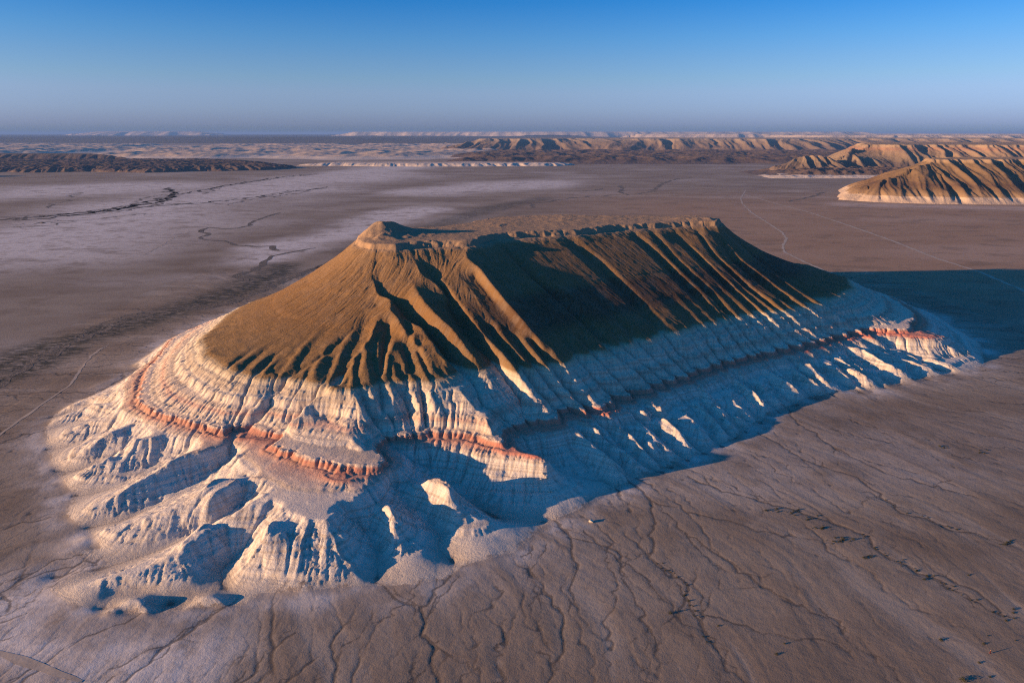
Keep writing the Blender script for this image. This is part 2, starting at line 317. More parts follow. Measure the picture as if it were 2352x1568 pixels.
# hummocks along its foot
for p, a in (([(1650, 800), (1750, 780), (1850, 790), (1950, 815), (2090, 905)], .034), ([(1360, 835), (1420, 845), (1520, 900), (1650, 1000)], .026), ([(1500, 845), (1570, 860), (1680, 900)], .014), ([(1740, 915), (1800, 920), (1840, 960)], .016),
             ([(1250, 885), (1310, 910), (1400, 980), (1520, 1040)], .026), ([(1190, 890), (1230, 930), (1330, 1000), (1420, 1060)], .018), ([(1050, 940), (1110, 945), (1170, 1010), (1260, 1080)], .026), ([(970, 1000), (1030, 1020), (1080, 1050)], .014),
             ([(830, 1100), (900, 1120), (1000, 1150)], .014), ([(660, 1130), (720, 1160)], .016), ([(580, 1160), (640, 1190), (780, 1270)], .02), ([(370, 1140), (400, 1150)], .014), ([(370, 1250), (470, 1285)], .018), ([(240, 1295), (320, 1310), (430, 1380)], .024),
             ([(120, 1210), (190, 1225), (240, 1260)], .02), ([(190, 1185), (300, 1205)], .014), ([(-10, 1270), (60, 1310), (190, 1390), (260, 1450)], .024), ([(-90, 1180), (-40, 1220), (10, 1260)], .012), ([(-160, 1260), (-60, 1350), (60, 1450)], .014)):
    rg(c5(p), a*.8)
for p, a in (([(1600, 790), (1700, 850), (1800, 900), (1940, 952)], .03), ([(1320, 850), (1450, 950), (1640, 1030)], .02), ([(1180, 930), (1300, 1010), (1480, 1060)], .018), ([(980, 960), (1100, 1050), (1240, 1100)], .016), ([(740, 1010), (860, 1080), (1000, 1150)], .014),
             ([(560, 1100), (700, 1210), (860, 1260)], .016), ([(430, 1150), (560, 1270), (700, 1330)], .016), ([(200, 1230), (300, 1370), (430, 1470)], .018), ([(80, 1280), (200, 1420), (330, 1480)], .018), ([(-60, 1240), (30, 1370), (160, 1500)], .018)):
    gl(c5(p), a*.9)
U_ = np.array([(1290, 990), (1400, 950), (1540, 915), (1640, 885), (1740, 850), (1840, 828), (1950, 803), (2060, 785)], float)
B_ = np.array([(1400, 1110), (1520, 1075), (1630, 1035), (1720, 990), (1820, 930), (1950, 902), (2090, 880), (2220, 852)], float)
def along(P_, t): x = t*(len(P_)-1); return np.array([np.interp(x, np.arange(len(P_)), P_[:, c]) for c in (0, 1)])
nf = 19
for i in range(nf):
    for kind_ in (0, 1):
        t0 = (i+.5*kind_+RNG.uniform(-.15, .15))/nf; t0 = min(max(t0, 0), 1); a_ = along(U_, t0); b_ = along(B_, min(1, t0+RNG.uniform(-.01, .02)))
        m_ = (a_*.5+b_*.5)+np.array([RNG.uniform(-6, 2), RNG.uniform(-5, 3)]); st_ = RNG.uniform(.0, .35)
        pl_ = [tuple(a_+(m_-a_)*st_*1.2), tuple(m_), tuple(b_)]
        if kind_: F.append(feat(pl_, np.array([.05, .6, 1.1, 1.1, .5])*RNG.uniform(.012, .024)))
        else: F.append(feat(pl_, -np.array([.1, .6, 1., 1., .5])*RNG.uniform(.012, .018)))
D = solve(F, levels=5, screen=260., iters=40)
D = blur(D, 1)
inside = smooth(.0, .02, S0)
wa = .020*fbm(GX*6, GY*6, 3, 301)+.008*fbm(GX*24, GY*24, 3, 303); wb = .020*fbm(GX*6, GY*6, 3, 305)+.008*fbm(GX*24, GY*24, 3, 307)
top_ = smooth(.44, .53, S0)
S1 = samp(S0, GX+wa*(.35+1.1*top_), GY+wb*(.35+1.1*top_))
H = S1+D*(1+.1*(1-smooth(.1, .16, S0)))*smooth(.004, .03, S0)*(1-.5*smooth(RZ-.012, RZ, S0))
log("features", len(F))

ingr = inside*1.
fl_ = .0038+.003*fbm(GX*3, GY*3, 2, 401); k_ = np.exp(-np.clip(np.abs(H-fl_)/.004, 0, 20)); H = np.where(S0 > .008, np.maximum(H, fl_)+.0012*k_, H)
# undulation and wrinkles
slopezone = smooth(.02, .06, H)*(1-smooth(.5, .53, H))
sy_, sx_ = np.gradient(blur(H, 3), DX); SG = np.hypot(sx_, sy_); gate = smooth(.06, .28, SG)*(1-.75*smooth(.24, .3, H)*(1-smooth(.49, .52, H)))
H += .006*fbm(GX*5, GY*5, 3, 11)*smooth(.02, .1, H)*gate
H += .0035*fbm(GX*18, GY*18, 3, 31, ridged=True)*(smooth(.015, .05, H))*gate
kx, ky = at(882, 522, .565); kd = np.hypot(GX-kx, (GY-ky)*.8)
H += np.where(H > .45, 1, 0)*(.030*np.clip(1-kd/.13, 0, 1)**1.2*(1+.5*fbm(GX*16, GY*16, 3, 45)))
H += .0008*fbm(GX*7, GY*7, 3, 21)*(1-smooth(0, .03, H))
H += (.0045*fbm(GX*22, GY*22, 4, 41)+.006*fbm(GX*5, GY*5, 3, 43))*smooth(.525, .54, H)
H += .00035*fbm(GX*60, GY*60, 2, 61)

# channels cut into the plain
CH = []
def ch(p, d=.004, w=None):
    q = resample(np.array([tuple(at(a, b, 0)) for a, b in p]), .02)
    q[1:-1] += RNG.normal(0, .0055, q[1:-1].shape)
    CH.append(np.c_[q, np.full(len(q), d)*np.minimum(1, np.linspace(3, .4, len(q)))])
    for b in range(int(len(q)*.16)+1):         # side rills that join it
        k = RNG.integers(0, len(q)-1); n_ = RNG.integers(5, 26); dr = q[min(k+1, len(q)-1)]-q[max(k-1, 0)]; dr /= np.hypot(*dr)+1e-9
        a = RNG.choice([-1, 1])*RNG.uniform(.15, .75); c_, s_ = math.cos(a), math.sin(a); o = -np.array([dr[0]*c_-dr[1]*s_, dr[0]*s_+dr[1]*c_])
        if RNG.random() < .35: o = -o
        w_ = np.cumsum(RNG.normal(0, .006, (n_, 2)), axis=0); p_ = q[k]+o*(np.arange(n_)*.016)[:, None]+w_; p_[0] = q[k]
        CH.append(np.c_[p_, d*.55*np.linspace(1, .2, n_)])
ch([(1256, 1196), (1280, 1206), (1306, 1225), (1317, 1265), (1321, 1286), (1328, 1308), (1310, 1340), (1330, 1400)], .005)
ch([(1418, 1060), (1436, 1106), (1486, 1146), (1499, 1157), (1495, 1213), (1503, 1293), (1535, 1313), (1575, 1341), (1575, 1381), (1599, 1421), (1635, 1481), (1671, 1541)], .0055)
ch([(1499, 1157), (1560, 1177), (1651, 1197), (1771, 1229), (1891, 1249)], .003)
ch([(1811, 949), (1831, 977), (1911, 1029), (1971, 1065), (2060, 1100), (2180, 1130), (2352, 1175)], .004)
ch([(1740, 1000), (1860, 1065), (1963, 1101), (2035, 1153), (2067, 1181), (2123, 1193), (2191, 1221), (2271, 1237), (2352, 1269)], .0045)
ch([(1580, 1100), (1635, 1125), (1811, 1173), (1900, 1200), (1983, 1233), (2003, 1261), (2071, 1297), (2151, 1337), (2211, 1369), (2271, 1405), (2323, 1417), (2352, 1429)], .0055)
ch([(2180, 1330), (2230, 1350), (2270, 1380), (2300, 1412)], .0045)
ch([(1560, 1220), (1691, 1309), (1771, 1365), (1831, 1393), (1891, 1421), (2000, 1480)], .0035)
ch([(1575, 1400), (1751, 1457), (1851, 1469), (1931, 1485), (1971, 1517)], .0035)
ch([(1040, 1285), (1047, 1294), (1044, 1322), (1011, 1358), (983, 1391), (972, 1409), (983, 1452), (1004, 1502), (1015, 1568)], .005)
ch([(860, 1337), (889, 1366), (947, 1402), (965, 1440)], .0035)
ch([(554, 1378), (520, 1405), (468, 1436), (396, 1483), (346, 1526)], .004)
ch([(90, 1318), (20, 1360), (5, 1375), (24, 1400), (20, 1415)], .004)
ch([(340, 1250), (290, 1275), (200, 1300), (110, 1318), (40, 1345)], .004)
ch([(120, 1195), (60, 1210), (0, 1225)], .003)
ch([(1300, 1240), (1400, 1262), (1480, 1330), (1540, 1400)], .0035)
ch([(1340, 1225), (1420, 1290), (1450, 1370), (1500, 1460), (1520, 1560)], .0035)
ch([(1180, 1290), (1250, 1350), (1290, 1420), (1290, 1500), (1300, 1568)], .003)
ch([(1440, 1108), (1540, 1190), (1610, 1280), (1700, 1340)], .003)
for k in range(330):          # smaller rivulets fanning away from the foot
    a = RNG.integers(0, 52); b = np.array(foot[a][:2])+RNG.normal(0, .06, 2); o = b-np.array([.2, 2.9]); o /= np.hypot(*o)
    t = (RNG.uniform(0, .6)+np.linspace(0, RNG.uniform(.15, .7), 40))[:, None]; n = np.array([-o[1], o[0]])
    q = b+o*(t+.03)+n*(np.cumsum(RNG.normal(0, .007, 40))[:, None])+RNG.normal(0, .002, (40, 2))
    CH.append(np.c_[q, np.linspace(1, .5, 40)*RNG.uniform(.0010, .0030)])
    if k % 2: 
        i0 = RNG.integers(8, 25); o2 = o+n*RNG.choice([-1, 1])*RNG.uniform(.3, .8); t2 = np.linspace(0, RNG.uniform(.08, .25), 14)[:, None]; CH.append(np.c_[q[i0]+o2*t2+n*np.cumsum(RNG.normal(0, .005, 14))[:, None]*(t2 > 0), np.full(14, .0012)])
C = np.zeros((NY, NX))
for l in CH:
    q = resample(l, DX*.5); k = (q[:, 0] > X0+.02) & (q[:, 0] < X1-.02) & (q[:, 1] > Y0+.02) & (q[:, 1] < Y1-.02); q = q[k]
    ix = ((q[:, 0]-X0)/DX).astype(int); iy = ((q[:, 1]-Y0)/DX).astype(int)
    np.maximum.at(C, (iy, ix), q[:, 2])
Cb = C.copy()
for sh in ((0, 1), (1, 0), (0, -1), (-1, 0)): Cb = np.maximum(Cb, .25*np.roll(C, sh, (0, 1)))
Cb = .72*Cb+.28*(np.roll(Cb, 1, 0)+np.roll(Cb, -1, 0)+np.roll(Cb, 1, 1)+np.roll(Cb, -1, 1))/4
Cb *= .75+.5*perlin(GX*25, GY*25, 77)
H -= .34*np.clip(Cb, 0, .0042)*(1-smooth(.03, .06, H))
log("channels")

# ------------------------------------------------------------------ running water
HF = H.ravel().copy(); MSK = smooth(.012, .03, HF)
FLOW = np.zeros(NX*NY)
def rain(n, steps, erode, weight, seed, cap=6., inert=.35, spread=True, dep=.12, wander=.0):
    global HF, FLOW
    r = np.random.default_rng(seed)
    w = weight.ravel(); w = np.cumsum(w); w /= w[-1]
    c = np.searchsorted(w, r.random(n)); x = (c % NX)+r.random(n); y = (c//NX)+r.random(n)
    x = np.clip(x, 1, NX-3); y = np.clip(y, 1, NY-3)
    dx = np.zeros(n); dy = np.zeros(n); sed = np.zeros(n); vel = np.ones(n); al = np.ones(n, bool); wat = np.ones(n)
    s = DX
    for k in range(steps):
        i = x.astype(int); j = y.astype(int); a = x-i; b = y-j; q = j*NX+i
        h00 = HF[q]; h10 = HF[q+1]; h01 = HF[q+NX]; h11 = HF[q+NX+1]
        gxx = ((h10-h00)*(1-b)+(h11-h01)*b)/s; gyy = ((h01-h00)*(1-a)+(h11-h10)*a)/s
        h = (h00*(1-a)+h10*a)*(1-b)+(h01*(1-a)+h11*a)*b
        sl = np.hypot(gxx, gyy)+1e-9
        if wander: gxx = gxx+r.normal(0, wander, n); gyy = gyy+r.normal(0, wander, n)
        ln0 = np.hypot(gxx, gyy)+1e-9
        dx = dx*inert-gxx/ln0*(1-inert); dy = dy*inert-gyy/ln0*(1-inert)
        ln = np.hypot(dx, dy)+1e-9; dx /= ln; dy /= ln
        nx_ = x+dx; ny_ = y+dy
        al &= (nx_ > 1) & (nx_ < NX-3) & (ny_ > 1) & (ny_ < NY-3)
        nx_ = np.where(al, nx_, x); ny_ = np.where(al, ny_, y)
        i2 = nx_.astype(int); j2 = ny_.astype(int); a2 = nx_-i2; b2 = ny_-j2; q2 = j2*NX+i2
        hn = (HF[q2]*(1-a2)+HF[q2+1]*a2)*(1-b2)+(HF[q2+NX]*(1-a2)+HF[q2+NX+1]*a2)*b2
        dh = hn-h
        if erode > 0:
            c_ = np.maximum(-dh, .0)*vel*wat*cap
            diff = sed-c_
            d = np.where(dh > 0, np.minimum(dh, sed), np.where(diff > 0, diff*dep, np.maximum(diff*erode, dh*.9)))
            d = np.where(al, np.clip(d, -.00015, .00015), 0)
            sed = sed-d
            dl = np.bincount(np.concatenate([q, q+1, q+NX, q+NX+1]), weights=np.concatenate([d*(1-a)*(1-b), d*a*(1-b), d*(1-a)*b, d*a*b]), minlength=HF.size)
            HF += np.clip(dl, -.00022, .00022)*MSK
            if k % 12 == 11:
                h2 = HF.reshape(NY, NX); lap = np.zeros_like(h2)
                lap[1:-1, 1:-1] = h2[:-2, 1:-1]+h2[2:, 1:-1]+h2[1:-1, :-2]+h2[1:-1, 2:]-4*h2[1:-1, 1:-1]
                h2 += .06*lap
            vel = np.sqrt(np.clip(vel*vel-dh*60, .2, 4)); wat *= .992
        else:
            al &= ~((dh > 0) & (r.random(n) < .12))
            FLOW += np.bincount(q, weights=al*1., minlength=FLOW.size)
        x, y = nx_, ny_
mtn = smooth(.03, .07, H)*(1-.85*smooth(.22, .25, H))*1.0+.02
mtn = mtn*np.where(GY > 4.2, .1, 1)
mtn1 = mtn*(.3+.7*smooth(.1, .14, H))
for k in range(3): rain(40000, 60, .18, mtn1, 100+k, cap=3.0)
log("rain on mountain")
H = HF.reshape(NY, NX)

# rock layers: hard beds stand as ledges, soft ones as slopes
zz = np.linspace(-.05, .7, 6000); g = np.ones_like(zz)
def bed(z0, z1, k): g[(zz >= z0) & (zz < z1)] *= k
r = np.random.default_rng(5)
z = .022
while z < .225:
    t = r.uniform(.0016, .0045); k = r.choice([.5, .65, 1, 1.5, 2.0]); bed(z, z+t, k); z += t
bed(.114, .123, 1.9); bed(.126, .134, .6); bed(.100, .113, .8)
bed(.150, .157, 1.3); bed(.176, .186, 1.4); bed(.205, .213, 1.2); bed(.083, .088, 2.); bed(.060, .064, 1.6)
bed(.517, .530, 2.0); bed(.50, .515, .8); bed(.534, .542, .5); bed(.30, .305, 1.4); bed(.37, .374, 1.3)
G = np.cumsum(g); G = G/G[-1]*.75-.05
drift = G-zz; drift -= np.interp(zz, [0, .02, .112, .126, .23, .51, .535, .6], [np.interp(q, zz, drift) for q in [0, .02, .112, .126, .23, .51, .535, .6]])
warp = .0022*fbm(GX*9, GY*9, 3, 71)+.0012*fbm(GX*45, GY*45, 2, 81)
# local re-scaling keeps each bed at its own height while steepening the hard ones
Hw = H+warp
Gf = np.interp(zz, zz, zz+drift)
H = H+(np.interp(Hw, zz, Gf)-Hw)*smooth(.015, .03, H)
red_face = smooth(.108, .117, Hw)-smooth(.117, .127, Hw)
# cliff of the cap and of the red bed made steeper
def steepen(H, a, b, k):
    t = np.clip((Hw-a)/(b-a), 0, 1); return H+(b-a)*(smooth(.5-.5/k, .5+.5/k, t)-t)*((t > 0) & (t < 1))
H = steepen(H, .108, .126, 1.35)
cm = smooth(-.15, .2, fbm(GX*5, GY*5, 3, 441))*smooth(.12, .3, kd)*.85+.15; H = H+(steepen(H, .512, .534, 1.8)-H)*cm
HF = H.ravel().copy()
rain(40000, 40, .18, mtn1, 300, cap=2.0)
H = HF.reshape(NY, NX).copy()
pl = (1-smooth(.02, .05, H))
rain(60000, 260, 0, pl*smooth(.0, .02, S0+.004)+.3*smooth(.02, .05, H), 900, inert=.55, wander=.006)
FL = np.log1p(FLOW.reshape(NY, NX)); FL = FL/ np.percentile(FL, 99.8)
FL = np.clip(FL, 0, 1.2)
H = H-.0012*np.clip(FL-.35, 0, .5)*(1-smooth(.25, .3, H))
log("flow lines")
sm = blur(H, 2); gy_, gx_ = np.gradient(sm, DX); gn = np.hypot(gx_, gy_)+1e-6; ux, uy = gx_/gn, gy_/gn
def lic(noise, n):
    acc = noise.copy()
    for sg in (1, -1):
        x = np.arange(NX)[None]+np.zeros((NY, 1)); y = np.arange(NY)[:, None]+np.zeros((1, NX))
        for k in range(n):
            i = np.clip(np.rint(x), 0, NX-1).astype(np.int32); j = np.clip(np.rint(y), 0, NY-1).astype(np.int32)
            x = x+sg*ux[j, i]*1.3; y = y+sg*uy[j, i]*1.3
            i = np.clip(np.rint(x), 0, NX-1).astype(np.int32); j = np.clip(np.rint(y), 0, NY-1).astype(np.int32)
            acc += noise[j, i]*(1-.5*k/n)
    return acc/acc.std()
rr = np.random.default_rng(77)
n1 = rr.normal(size=(NY, NX)); L1 = lic(n1, 8)
n2 = rr.normal(size=(NY, NX)); L2 = lic(blur(n2, 1), 14)
n3 = rr.normal(size=(NY, NX)); L3 = lic(blur(n3, 4), 30)
steep = smooth(.14, .42, gn)
wz = smooth(.012, .03, H)*(1-smooth(.215, .235, H)); bz = smooth(.215, .235, H)*(1-smooth(.50, .53, H))
H = H+steep*(wz*(-.0019*np.maximum(0, 1.1-np.abs(L2)*1.5)-.0010*np.maximum(0, 1-np.abs(L1)*1.3)+.0004*L1)*(.5+smooth(-.2, .3, fbm(GX*8, GY*8, 2, 411)))+wz*(-.0042*np.maximum(0, 1.2-np.abs(L3)*1.6)+.0015*L3)*smooth(.018, .05, H)*(1-.55*smooth(.095, .108, H)*(1-smooth(.126, .14, H)))*(1-.45*smooth(.12, .14, H))*(1-.75*smooth(.11, .14, H)*(1-smooth(-1.05, -.75, GX)))+bz*(1-.85*smooth(-.25, .1, GX))*(-.0024*np.maximum(0, 1-np.abs(L3)*1.5)-.0012*(1-.5*smooth(-.25, .1, GX))*np.maximum(0, 1-np.abs(L2)*1.6)+.0006*L1))
H += smooth(.525, .535, H)*0
rill = np.clip(steep*np.maximum(0, 1-np.abs(L2)*1.5), 0, 1)
# long faint streaks of sheet wash over the plain, half resolution
def wash():
    s2 = blur(S0, 8)[::2, ::2]; ny, nx = s2.shape; b_, a_ = np.gradient(s2); m_ = np.hypot(a_, b_)+1e-9; a_ /= m_; b_ /= m_
    w_ = .5*perlin(GX[::2, ::2]*4, GY[::2, ::2]*4, 421); a2, b2 = a_-w_*b_, b_+w_*a_
    no = rr.normal(size=(ny, nx)); no = no*.6+blur(no, 1)*2.2+blur(no, 3)*5; acc = no.copy()
    for sg in (1, -1):
        x = np.arange(nx)[None]+np.zeros((ny, 1)); y = np.arange(ny)[:, None]+np.zeros((1, nx))
        for k in range(26):
            i = np.clip(np.rint(x), 0, nx-1).astype(np.int32); j = np.clip(np.rint(y), 0, ny-1).astype(np.int32)
            acc += no[j, i]*(1-k/26); x = x+sg*a2[j, i]*1.6; y = y+sg*b2[j, i]*1.6
    acc = acc/acc.std(); o = np.repeat(np.repeat(acc, 2, 0), 2, 1)[:NY, :NX]
    return (o+np.roll(o, 1, 0)+np.roll(o, 1, 1))/3
STK = wash()
H = H+.00022*STK*(1-smooth(.012, .03, H))
log("rills")
edge = smooth(0, .15, np.minimum(np.minimum(GX-X0, X1-GX), np.minimum(GY-Y0, Y1-GY)))
H = H*edge
log("water done", H.min(), H.max())

# ------------------------------------------------------------------ materials
def mat(name):
    m = bpy.data.materials.new(name); m.use_nodes = True; t = m.node_tree
    for n in list(t.nodes): t.nodes.remove(n)
    return m, t
class N:                      # a little node writer
    def __init__(s, t): s.t = t; s.l = t.links
    def new(s, k, **kw):
        n = s.t.nodes.new(k)
        for a, b in kw.items(): setattr(n, a, b)
        return n
    def link(s, a, b): s.l.new(a, b)
    def val(s, sock, v):
        if hasattr(v, 'links') or hasattr(v, 'is_linked'): s.link(v, sock)
        else: sock.default_value = v
    def math(s, op, a, b=0., clamp=False):
        n = s.new('ShaderNodeMath', operation=op); n.use_clamp = clamp; s.val(n.inputs[0], a); s.val(n.inputs[1], b); return n.outputs[0]
    def mix(s, f, a, b):
        n = s.new('ShaderNodeMix', data_type='RGBA'); s.val(n.inputs[0], f); s.val(n.inputs[6], a if hasattr(a, 'links') else (*a, 1)); s.val(n.inputs[7], b if hasattr(b, 'links') else (*b, 1)); return n.outputs[2]
    def noise(s, vec, scale, detail=3, rough=.55):
        n = s.new('ShaderNodeTexNoise'); s.link(vec, n.inputs['Vector']); n.inputs['Scale'].default_value = scale; n.inputs['Detail'].default_value = detail; n.inputs['Roughness'].default_value = rough; return n.outputs['Fac']
    def ramp(s, f, stops, interp='LINEAR'):
        n = s.new('ShaderNodeValToRGB'); s.link(f, n.inputs[0]); e = n.color_ramp; e.interpolation = interp
        while len(e.elements) < len(stops): e.elements.new(.5)
        for el, (p, c) in zip(e.elements, stops): el.position = p; el.color = (*c, 1) if len(c) == 3 else c
        return n.outputs[0]
    def step(s, x, a, b):
        n = s.new('ShaderNodeMapRange'); n.interpolation_type = 'SMOOTHSTEP'; s.val(n.inputs[0], x); n.inputs[1].default_value = a; n.inputs[2].default_value = b; return n.outputs[0]
    def attr(s, name): n = s.new('ShaderNodeAttribute'); n.attribute_name = name; return n.outputs['Fac']
    def finish(s, col, bump=None, dist=1., strength=1., rough=.95):
        p = s.new('ShaderNodeBsdfPrincipled'); s.val(p.inputs['Base Color'], col if hasattr(col, 'links') else (*col, 1)); p.inputs['Roughness'].default_value = rough; p.inputs['Specular IOR Level'].default_value = .1
        if bump is not None:
            b = s.new('ShaderNodeBump'); b.inputs['Strength'].default_value = strength; b.inputs['Distance'].default_value = dist; s.link(bump, b.inputs['Height']); s.link(b.outputs[0], p.inputs['Normal'])
        o = s.new('ShaderNodeOutputMaterial'); s.link(p.outputs[0], o.inputs[0])
def coords(n, sx=1, sy=1, sz=1, rot=0):
    g = n.new('ShaderNodeNewGeometry'); m = n.new('ShaderNodeMapping'); n.link(g.outputs['Position'], m.inputs[0])
    m.inputs['Scale'].default_value = (sx/S, sy/S, sz/S); m.inputs['Rotation'].default_value = (0, 0, rot); return m.outputs[0]

def ground_colour(n):

    p = coords(n)
    st = coords(n, .5, 1.2, 1, -.35)
    big = n.noise(st, 1.6, 5, .6); mid = n.noise(p, 9, 5, .65); fine = n.noise(p, 70, 5, .7)
    pale = n.attr('pale'); flow = n.attr('flow'); veg = n.attr('veg'); stk = n.attr('streak')
    c = n.mix(n.step(big, .35, .65), (.205, .155, .115), (.285, .228, .175))
    c = n.mix(n.math('MULTIPLY', pale, n.step(mid, .2, .58)), c, (.60, .545, .51))
    sp_ = n.new('ShaderNodeSeparateXYZ'); n.link(p, sp_.inputs[0])
    c = n.mix(n.math('MULTIPLY', n.math('MULTIPLY', n.step(sp_.outputs[0], -.5, 2.6), n.step(sp_.outputs[1], 3.3, 5.)), n.math('MULTIPLY', n.math('SUBTRACT', 1., n.step(sp_.outputs[1], 9., 14.)), .65)), c, (.36, .215, .125))
    c = n.mix(n.math('MULTIPLY', n.step(mid, .5, .75), .45), c, (.17, .13, .095))
    c = n.mix(n.math('MULTIPLY', n.step(fine, .52, .72), .35), c, (.13, .10, .08))
    blot = n.noise(coords(n, 1, 1.6, 1, .5), 2.6, 4, .6); c = n.mix(n.math('MULTIPLY', n.step(blot, .5, .68), .5), c, (.155, .11, .075))
    c = n.mix(n.math('MULTIPLY', n.step(stk, .3, 2.), .38), c, (.15, .115, .085))
    c = n.mix(n.math('MULTIPLY', n.step(stk, -.4, -2.), .3), c, (.40, .35, .30))
    c = n.mix(n.math('MULTIPLY', n.step(flow, .15, .6), .62), c, (.06, .05, .042))
    c = n.mix(n.math('MULTIPLY', veg, n.step(n.noise(coords(n, 6, 22, 1, -.3), 2.2, 5, .7), .36, .56)), c, (.045, .045, .035))
    return c, p, mid, fine
def ground_mat():
    m, t = mat('desert_ground'); n = N(t); c, p, mid, fine = ground_colour(n)
    hb = n.math('ADD', n.math('MULTIPLY', n.noise(p, 110, 4, .7), 1.), n.math('MULTIPLY', n.noise(p, 300, 3, .7), .5))
    n.finish(c, hb, dist=.22, strength=.6); return m
def strata_mat(name, kind):
    m, t = mat(name); n = N(t); p = coords(n)
    sep = n.new('ShaderNodeSeparateXYZ'); n.link(p, sep.inputs[0]); z0 = sep.outputs[2]
    w = n.math('SUBTRACT', n.noise(p, 7, 4, .6), .5); w2 = n.math('SUBTRACT', n.noise(p, 60, 4, .7), .5)
    z = n.math('ADD', z0, n.math('ADD', n.math('MULTIPLY', w, .008), n.math('MULTIPLY', w2, .006)))
    flow = n.attr('flow')
    fine = n.noise(p, 90, 5, .7); mid = n.noise(p, 12, 4, .6)
    # beds as colour against height
    lay = coords(n, .6, .6, 160); lam = n.noise(lay, 1., 4, .6)
    s = .6
    def q(v): return v/s
    zn = n.math('DIVIDE', z, s)
    W1, W2, W3 = (.62, .535, .44), (.52, .45, .365), (.60, .54, .475)
    col = n.ramp(zn, [(0, (.30, .245, .20)), (q(.010), (.42, .36, .30)), (q(.026), W3), (q(.092), (.60, .54, .475)), (q(.100), (.54, .44, .37)), (q(.106), (.50, .30, .23)), (q(.1115), (.42, .175, .125)), (q(.1200), (.45, .22, .16)), (q(.1240), (.57, .44, .36)), (q(.130), W1),
                      (q(.142), (.58, .48, .385)), (q(.149), (.52, .33, .26)), (q(.155), (.56, .45, .36)), (q(.170), W1), (q(.195), W2), (q(.212), (.56, .49, .38)), (q(.224), (.42, .34, .23)), (q(.230), (.195, .122, .056)), (q(.30), (.19, .107, .044)), (q(.37), (.195, .112, .048)), (q(.50), (.22, .135, .066)), (q(.512), (.30, .20, .125)), (q(.60), (.27, .19, .125))])
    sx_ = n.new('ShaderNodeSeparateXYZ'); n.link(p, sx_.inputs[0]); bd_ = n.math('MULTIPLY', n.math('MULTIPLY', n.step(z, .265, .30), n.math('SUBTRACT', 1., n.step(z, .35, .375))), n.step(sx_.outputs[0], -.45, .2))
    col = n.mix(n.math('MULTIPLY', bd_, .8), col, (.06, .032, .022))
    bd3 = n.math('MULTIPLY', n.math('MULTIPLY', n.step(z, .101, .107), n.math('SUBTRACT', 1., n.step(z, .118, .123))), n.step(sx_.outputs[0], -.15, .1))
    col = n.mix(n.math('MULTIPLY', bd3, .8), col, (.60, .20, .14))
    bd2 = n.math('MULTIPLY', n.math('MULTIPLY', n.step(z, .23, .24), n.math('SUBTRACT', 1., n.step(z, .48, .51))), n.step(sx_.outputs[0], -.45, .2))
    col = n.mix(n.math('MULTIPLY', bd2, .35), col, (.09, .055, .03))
    whiteband = n.math('MULTIPLY', n.step(z, .02, .04), n.math('SUBTRACT', 1., n.step(z, .215, .225)))
    k = n.math('MULTIPLY', n.step(lam, .48, .62), n.math('MULTIPLY', whiteband, .5))
    col = n.mix(k, col, (.36, .29, .225))
    col = n.mix(n.math('MULTIPLY', n.step(mid, .45, .8), .25), col, (.30, .22, .15))
    col = n.mix(n.math('MULTIPLY', n.step(fine, .55, .8), .22), col, (.16, .12, .09))
    col = n.mix(n.math('MULTIPLY', n.step(flow, .35, 1.), .45), col, (.12, .09, .07))
    col = n.mix(n.math('MULTIPLY', n.attr('rill'), .35), col, (.20, .15, .11))
    gc = ground_colour(n)[0]; zf = n.math('ADD', z0, n.math('ADD', n.math('MULTIPLY', w, .010), n.math('MULTIPLY', w2, .007)))
    col = n.mix(n.math('MULTIPLY', n.step(zf, .0045, .0105), n.step(n.math('ADD', n.attr('edge'), n.math('ADD', n.math('MULTIPLY', w, .7), n.math('MULTIPLY', w2, 1.6))), .45, .72)), gc, col)
    b = n.math('ADD', n.noise(p, 150, 5, .75), n.math('MULTIPLY', n.noise(coords(n, .12, .12, 5), 80, 3, .6), .8))
    n.finish(col, b, dist=.7, strength=.7); return m
MG = ground_mat()
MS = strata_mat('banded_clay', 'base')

# ------------------------------------------------------------------ mesh writers
def add_mesh(name, V, Q, m, attrs=None, parent=None, kind='structure', smooth_=True):
    me = bpy.data.meshes.new(name); nq = len(Q); k = Q.shape[1]
    me.vertices.add(len(V)); me.vertices.foreach_set('co', np.ascontiguousarray(V, np.float32).ravel())
    me.loops.add(nq*k); me.loops.foreach_set('vertex_index', np.ascontiguousarray(Q, np.int32).ravel())
    me.polygons.add(nq); me.polygons.foreach_set('loop_start', np.arange(0, nq*k, k, dtype=np.int32))
    me.polygons.foreach_set('use_smooth', np.full(nq, smooth_))
    for a, v in (attrs or {}).items():
        at_ = me.attributes.new(a, 'FLOAT', 'POINT'); at_.data.foreach_set('value', np.ascontiguousarray(v, np.float32))
    me.update(calc_edges=True); me.materials.append(m)
    o = bpy.data.objects.new(name, me); COL.objects.link(o)
    if parent is not None: o.parent = parent
    elif kind: o['kind'] = kind
    return o
def grid_faces(nx, ny, off=0):
    i = (np.arange(ny-1)[:, None]*nx+np.arange(nx-1)[None]).ravel()+off
    return np.stack([i, i+1, i+nx+1, i+nx], -1)
def sub_mesh(V, Q, attrs):
    u, inv = np.unique(Q.ravel(), return_inverse=True)
    return V[u], inv.reshape(Q.shape), {k: v[u] for k, v in attrs.items()}

